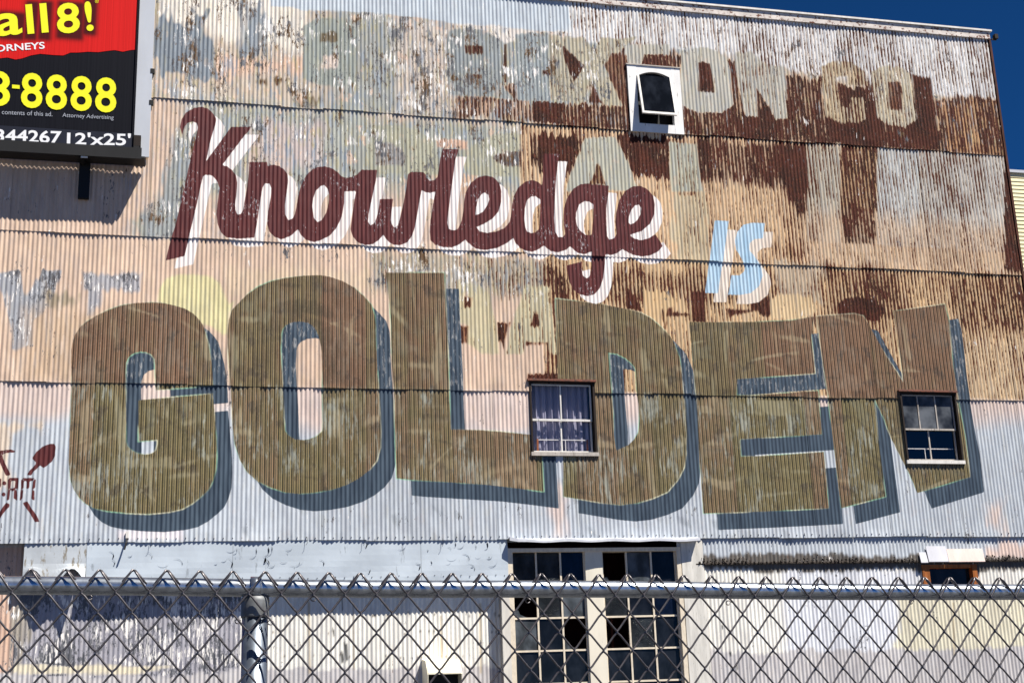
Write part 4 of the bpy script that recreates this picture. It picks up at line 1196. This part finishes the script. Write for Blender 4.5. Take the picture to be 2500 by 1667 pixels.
# red field with a torn lower edge
edge_px = [(342, 121), (318, 123), (300, 127), (280, 123), (262, 125), (240, 128), (215, 127), (190, 129), (172, 129), (155, 136), (130, 135), (98, 132), (75, 136), (55, 143), (38, 146), (18, 141), (0, 143), (-60, 150), (-200, 146), (-500, 160)]
ep = on_plane(edge_px, YB - .004)
xs = np.linspace(BL, BX1, 420)
ez = np.interp(xs, ep[::-1, 0], ep[::-1, 1])
gl_px = [((73, 45), 42, 9), ((107, 45), 42, 9), ((168, 45), 40, 26), ((216, 35), 40, 10), ((25, 58), 28, 25)]
v, fc, glow = [], [], []
nz = 90
for j in range(nz + 1):
    for i, x in enumerate(xs):
        z = ez[i] + (BZ1 - ez[i]) * (j / nz) ** 1.0
        v.append((x, YB - .004, z))
va = np.array(v)
gl_v = np.zeros(len(v))
for (cx, cy), hh, hw in gl_px:
    c0_ = on_plane([(cx + 4, cy + 6), (cx + hw + 4, cy + 6), (cx + 4, cy + 6 - hh)], YB)
    dx = np.maximum(np.abs(va[:, 0] - c0_[0, 0]) - (c0_[1, 0] - c0_[0, 0]), 0)
    dz_ = np.maximum(np.abs(va[:, 2] - c0_[0, 1]) - (c0_[2, 1] - c0_[0, 1]), 0)
    gl_v = np.maximum(gl_v, np.exp(-(dx ** 2 + dz_ ** 2) / (2 * .045 ** 2)) * .92)
nn = len(xs)
fc = [(j * nn + i, j * nn + i + 1, (j + 1) * nn + i + 1, (j + 1) * nn + i) for j in range(nz) for i in range(nn - 1)]
red = mesh('red_field', v, fc, M_VRED, bb)
red.data.attributes.new('glow', 'FLOAT', 'POINT').data.foreach_set('value', gl_v.astype(np.float32))


def text(name, s, q, mat, parent, bold=0.0, y=YB - .009, shear=0.0):
    """q: survey points of the lettering's box: lower left, lower right, upper left"""
    cu = bpy.data.curves.new('lettering', 'FONT')
    cu.body = s
    cu.size = 1.0
    cu.offset = bold
    cu.shear = shear
    cu.resolution_u = 4
    cu.fill_mode = 'FRONT'
    cu.extrude = 0.0
    tmp = bpy.data.objects.new('tmp', cu)
    COL.objects.link(tmp)
    bpy.context.view_layer.update()
    dg = bpy.context.evaluated_depsgraph_get()
    me = bpy.data.meshes.new_from_object(tmp.evaluated_get(dg))
    bpy.data.objects.remove(tmp)
    co = np.array([v.co[:2] for v in me.vertices])
    lo, hi = co.min(0), co.max(0)
    u = (co - lo) / (hi - lo)
    P = on_plane(q, y)
    pts = P[0] + u[:, :1] * (P[1] - P[0]) + u[:, 1:] * (P[2] - P[0])
    V3 = np.c_[pts[:, 0], np.full(len(pts), y), pts[:, 1]]
    fcs = [tuple(p.vertices) for p in me.polygons]
    bpy.data.meshes.remove(me)
    return mesh(name, V3, fcs, mat, parent)


text('lettering', 'a', [(-12, 91), (55, 84), (-15, 36)], M_VYEL, bb, .02)
text('lettering', 'l', [(67.5, 84), (84, 82.5), (61.5, 12)], M_VYEL, bb, .0)
text('lettering', 'l', [(102, 81), (119, 79.5), (96, 9.5)], M_VYEL, bb, .0)
text('lettering', '8', [(140, 84), (196, 80), (137, 9.5)], M_VYEL, bb, .022)
text('lettering', '!', [(212, 77.5), (229.5, 75.5), (204.5, 5)], M_VYEL, bb, .02)
text('lettering', '®', [(232, 8.5), (241, 8), (232, -.5)], M_VYEL, bb, .0)
text('lettering', 'ATTORNEYS', [(-75, 132), (109.5, 119.5), (-76, 115)], M_VWHT, bb, .016)
for xl, xr, yt_, yb_ in ((-36, 24, 173, 258), (50.5, 103, 178, 263), (111, 163, 182, 267), (171.5, 223.5, 185.5, 270), (231.5, 283.5, 189, 273.5)):
    text('lettering', '8', [(xl, yb_), (xr, yb_ + 3), (xl + 2, yt_ - 1)], M_VYEL, bb, .018)
text('lettering', '-', [(29.5, 216), (48, 217.5), (29.5, 207)], M_VYEL, bb, .0)
text('lettering', 'the contents of this ad.', [(-22, 278), (128, 284.5), (-22, 267)], M_VGRY, bb, .0)
text('lettering', 'Attorney Advertising', [(152, 289), (277, 295), (153, 276)], M_VGRY, bb, .0)
# number strip under the face
strip = MB().box(BL, BX1 - .03, YB - .03, YB - .005, BZ0, SZ1 - .004).build('number_strip', plain('black_strip', (24, 28, 44), .5, var=.2, dirt=(70, 80, 96), amount=.32, sx=8), bb)
YS = YB - .034
text('lettering', '344267', [(-12, 346), (150, 351), (-11, 315)], M_VWHT, bb, .022, YS)
text('lettering', "12'x25'", [(163, 353), (319, 356), (164, 323)], M_VWHT, bb, .02, YS)
MB().box(BX1 - .03, BX1, YB - .02, YB + .06, BZ0, BZ1).build('edge_moulding', M_VBLK, bb)
_, tz0 = WP(350, 384, YB + .05)
MB().box(BX1 + .002, TX1, YB + .03, YB + .06, tz0, BZ1 + .1).build('side_trim', M_STEEL, bb)
# catwalk under the face, with a gap along the wall that lets a strip of sun through
PD = D - 0.395
_, dz0 = WP(200, 378, PD)
MB().box(BL, TX1 - .05, PD, D - .068, dz0, dz0 + .03).build('catwalk_deck', M_BLACK, bb)
MB().box(BL, TX1 - .10, PD - .02, PD - .002, dz0 - .02, BZ0 - .05).build('catwalk_fascia', M_BLACK, bb)
MB().box(BX1 + .002, TX1 - .15, YB - .05, YB + .026, BZ0 - .03, BZ0 + .09).build('beam_end', M_BLACK, bb)
MB().box(BX1 + .002, TX1 - .13, YB - .045, YB + .026, BZ0 + .094, SZ1 - .03).build('beam_end', M_DARK, bb)
bx0, bz = WP(190, 486, D - .06)
bx1, _ = WP(217, 486, D - .06)
for k in range(3):
    o = -k * 2.1
    MB().box(bx0 + o, bx1 + o, D - .11, D - .045, bz, dz0 - .002).build('hanger', M_BLACK, bb)
    MB().box(bx0 + o + .03, bx0 + o + .08, PD + .01, D - .12, dz0 - .06, dz0 - .003).build('bracket_arm', M_BLACK, bb)
    MB().box(bx0 + o + .04, bx0 + o + .14, PD - .005, PD + .004, dz0 - .05, dz0 - .022).build('bracket_plate', M_TRIM, bb)
for z in (10.95, 11.5, 13.2):
    MB().box(TX1 - .03, TX1 + .035, D - .085, D - .03, z, z + .08).build('stay', M_BLACK, bb)

# ------------------------------------------------------------------ house beyond, with lapped siding
YN = D + 5.5
hx0_, hz_top = WP(2452, 417, YN)
nb = empty('cream_sided_house', (hx0_ + 4, YN, 0))
tag(nb, 'cream house with lapped horizontal siding behind the right corner', 'house')
M_SIDE = plain('cream_siding', (244, 232, 184), .55, var=.05)
_, zz2 = WP(2452, 432.2, YN)
bh = hz_top - zz2 - .012
xL, xR = X_RIGHT + .25, X_RIGHT + 12
nb_n = int(hz_top / .098)
for i in range(nb_n):
    zt_ = hz_top - .06 - i * .098
    MB().profile([(YN, zt_), (YN - .004, zt_), (YN - .02, zt_ - .1), (YN, zt_ - .1)], xL, xR).build('siding_board', M_SIDE, nb)
MB().box(xL, xR, YN + .002, YN + 6, 0, hz_top - .05).build('wall', M_SIDE, nb)
MB().box(xL - .05, xR + .05, YN - .06, YN + 6, hz_top - .05, hz_top + .02).build('roof_edge', M_STEEL, nb)

# ------------------------------------------------------------------ chain link fence
YF = 3.15
WD, HH = 0.0733, 0.0440
ox, oz = WP(1143, 1451, YF)
fence = empty('chain_link_fence', (ox, YF, 0))
tag(fence, 'galvanized chain link fence with a pipe top rail close to the camera', 'fence')
TILT = math.atan2(0.0525, 2.50)
NR = 40


def wire_mesh(par):
    """one woven wire, from the knuckle at the top to the ground; x from 0 to WD/2"""
    pts = []
    hw = WD / 2
    up = 1 if par else 0          # side on which the top end sits
    side = lambda i: ((i % 2) == 1) == (par == 0)
    xi = lambda i: hw if side(i) else 0.0
    # folded end: over the top and down behind its neighbour
    s = 1 if side(1) else -1
    xt = xi(1)
    top = HH
    pts += [(xt + s * .030, .009, top - .027), (xt + s * .015, .0125, top - .009), (xt + s * .004, .010, top + .004), (xt - s * .002, .003, top + .005), (xt - s * .008, -.001, top - .004)]
    for i in range(0, -NR, -1):
        z, x = i * HH, xi(i)
        sg = 1 if side(i) else -1
        yk = .0021 * (1 if (i + par) % 2 else -1)
        pts += [(x - sg * .0075, -yk, z + .0085), (x - sg * .0005, yk * .2, z + .0025), (x - sg * .0005, yk, z - .0025), (x - sg * .0075, yk, z - .0085)]
    m = MB().tube(pts, .00245, 8)
    me = bpy.data.meshes.new('wire')
    me.from_pydata(m.v, [], m.f)
    me.shade_smooth()
    me.materials.append(M_WIRE)
    me.update()
    return me


WM = [wire_mesh(0), wire_mesh(1)]
j0, j1 = -32, 76
for j in range(j0, j1):
    x = j * WD / 2
    o = bpy.data.objects.new('wire', WM[j % 2])
    COL.objects.link(o)
    o.parent = fence
    o.location = (x, random.uniform(-.0008, .0008) + .003 * math.sin(j * .13), random.uniform(-.0007, .0007) + .0012 * math.sin(j * .21) + oz - x * math.tan(TILT))
rail_x0, rail_x1 = (j0 - 2) * WD / 2, (j1 + 2) * WD / 2
_, rz = WP(1250, 1437.5, YF + .026)
rz0 = rz - (WP(1250, 1437, YF)[0] - ox) * -math.tan(TILT)
RAILZ = lambda xl: rz0 - xl * math.tan(TILT)
n = 40
MB().tube([(ox + rail_x0 + (rail_x1 - rail_x0) * i / n, YF + .026, RAILZ(rail_x0 + (rail_x1 - rail_x0) * i / n) + .0015 * math.sin(i * .5)) for i in range(n + 1)], .0205, 24).build('top_rail', M_GALV, fence, True)
pxl, _ = WP(622, 1560, YF + .03)
for k in (0, 1):
    px_ = pxl + k * 3.05
    pz = RAILZ(px_ - ox)
    post = MB().tube([(px_, YF + .034, 0.0), (px_, YF + .034, pz - .03)], .0300, 28).build('post', M_POST, fence, True)
    cap = MB().tube([(px_, YF + .034, pz - .068), (px_, YF + .034, pz - .064), (px_, YF + .034, pz - .030), (px_, YF + .034, pz - .022), (px_, YF + .034, pz - .016)], [.0318, .0325, .0325, .031, .02], 28).build('post_cap', plain('cast_grey_cap', (122, 124, 126), .6, .5, var=.25, sx=40, sz=40), post, True)
    ring = [(px_ + .0 + dx, YF + .026 + .0255 * math.sin(a), pz + .0255 * math.cos(a)) for dx in (-.012, .012) for a in [i * math.pi / 10 for i in range(20)]]
    ring2 = [(px_ + .0 + dx, YF + .026 + .0215 * math.sin(a), pz + .0215 * math.cos(a)) for dx in (-.012, .012) for a in [i * math.pi / 10 for i in range(20)]]
    fcs = [(i, (i + 1) % 20, 20 + (i + 1) % 20, 20 + i) for i in range(20)] + [(i, 40 + i, 40 + (i + 1) % 20, (i + 1) % 20) for i in range(20)] + [(20 + i, 20 + (i + 1) % 20, 60 + (i + 1) % 20, 60 + i) for i in range(20)]
    MB().add(ring + ring2, fcs).build('rail_loop', M_GALV, post, True)
# aluminium ties that hold the mesh to the rail
for tx, ty in ((222, 1457), (770, 1460), (1295, 1465), (1785, 1470), (2232, 1468), (665, 1518), (585, 1515)):
    x, z = WP(tx, ty, YF)
    a = [i * .5 for i in range(13)]
    MB().tube([(x + .006 * math.cos(q) - .004, YF + .004 + q * .0015, z + .005 * math.sin(q)) for q in a], .0013, 6).build('wire_tie', M_WIRE, fence, True)
MB().tube([(ox + rail_x0, YF + .003, .04), (ox + rail_x1, YF + .003, .04)], .0022, 6).build('tension_wire', M_WIRE, fence)
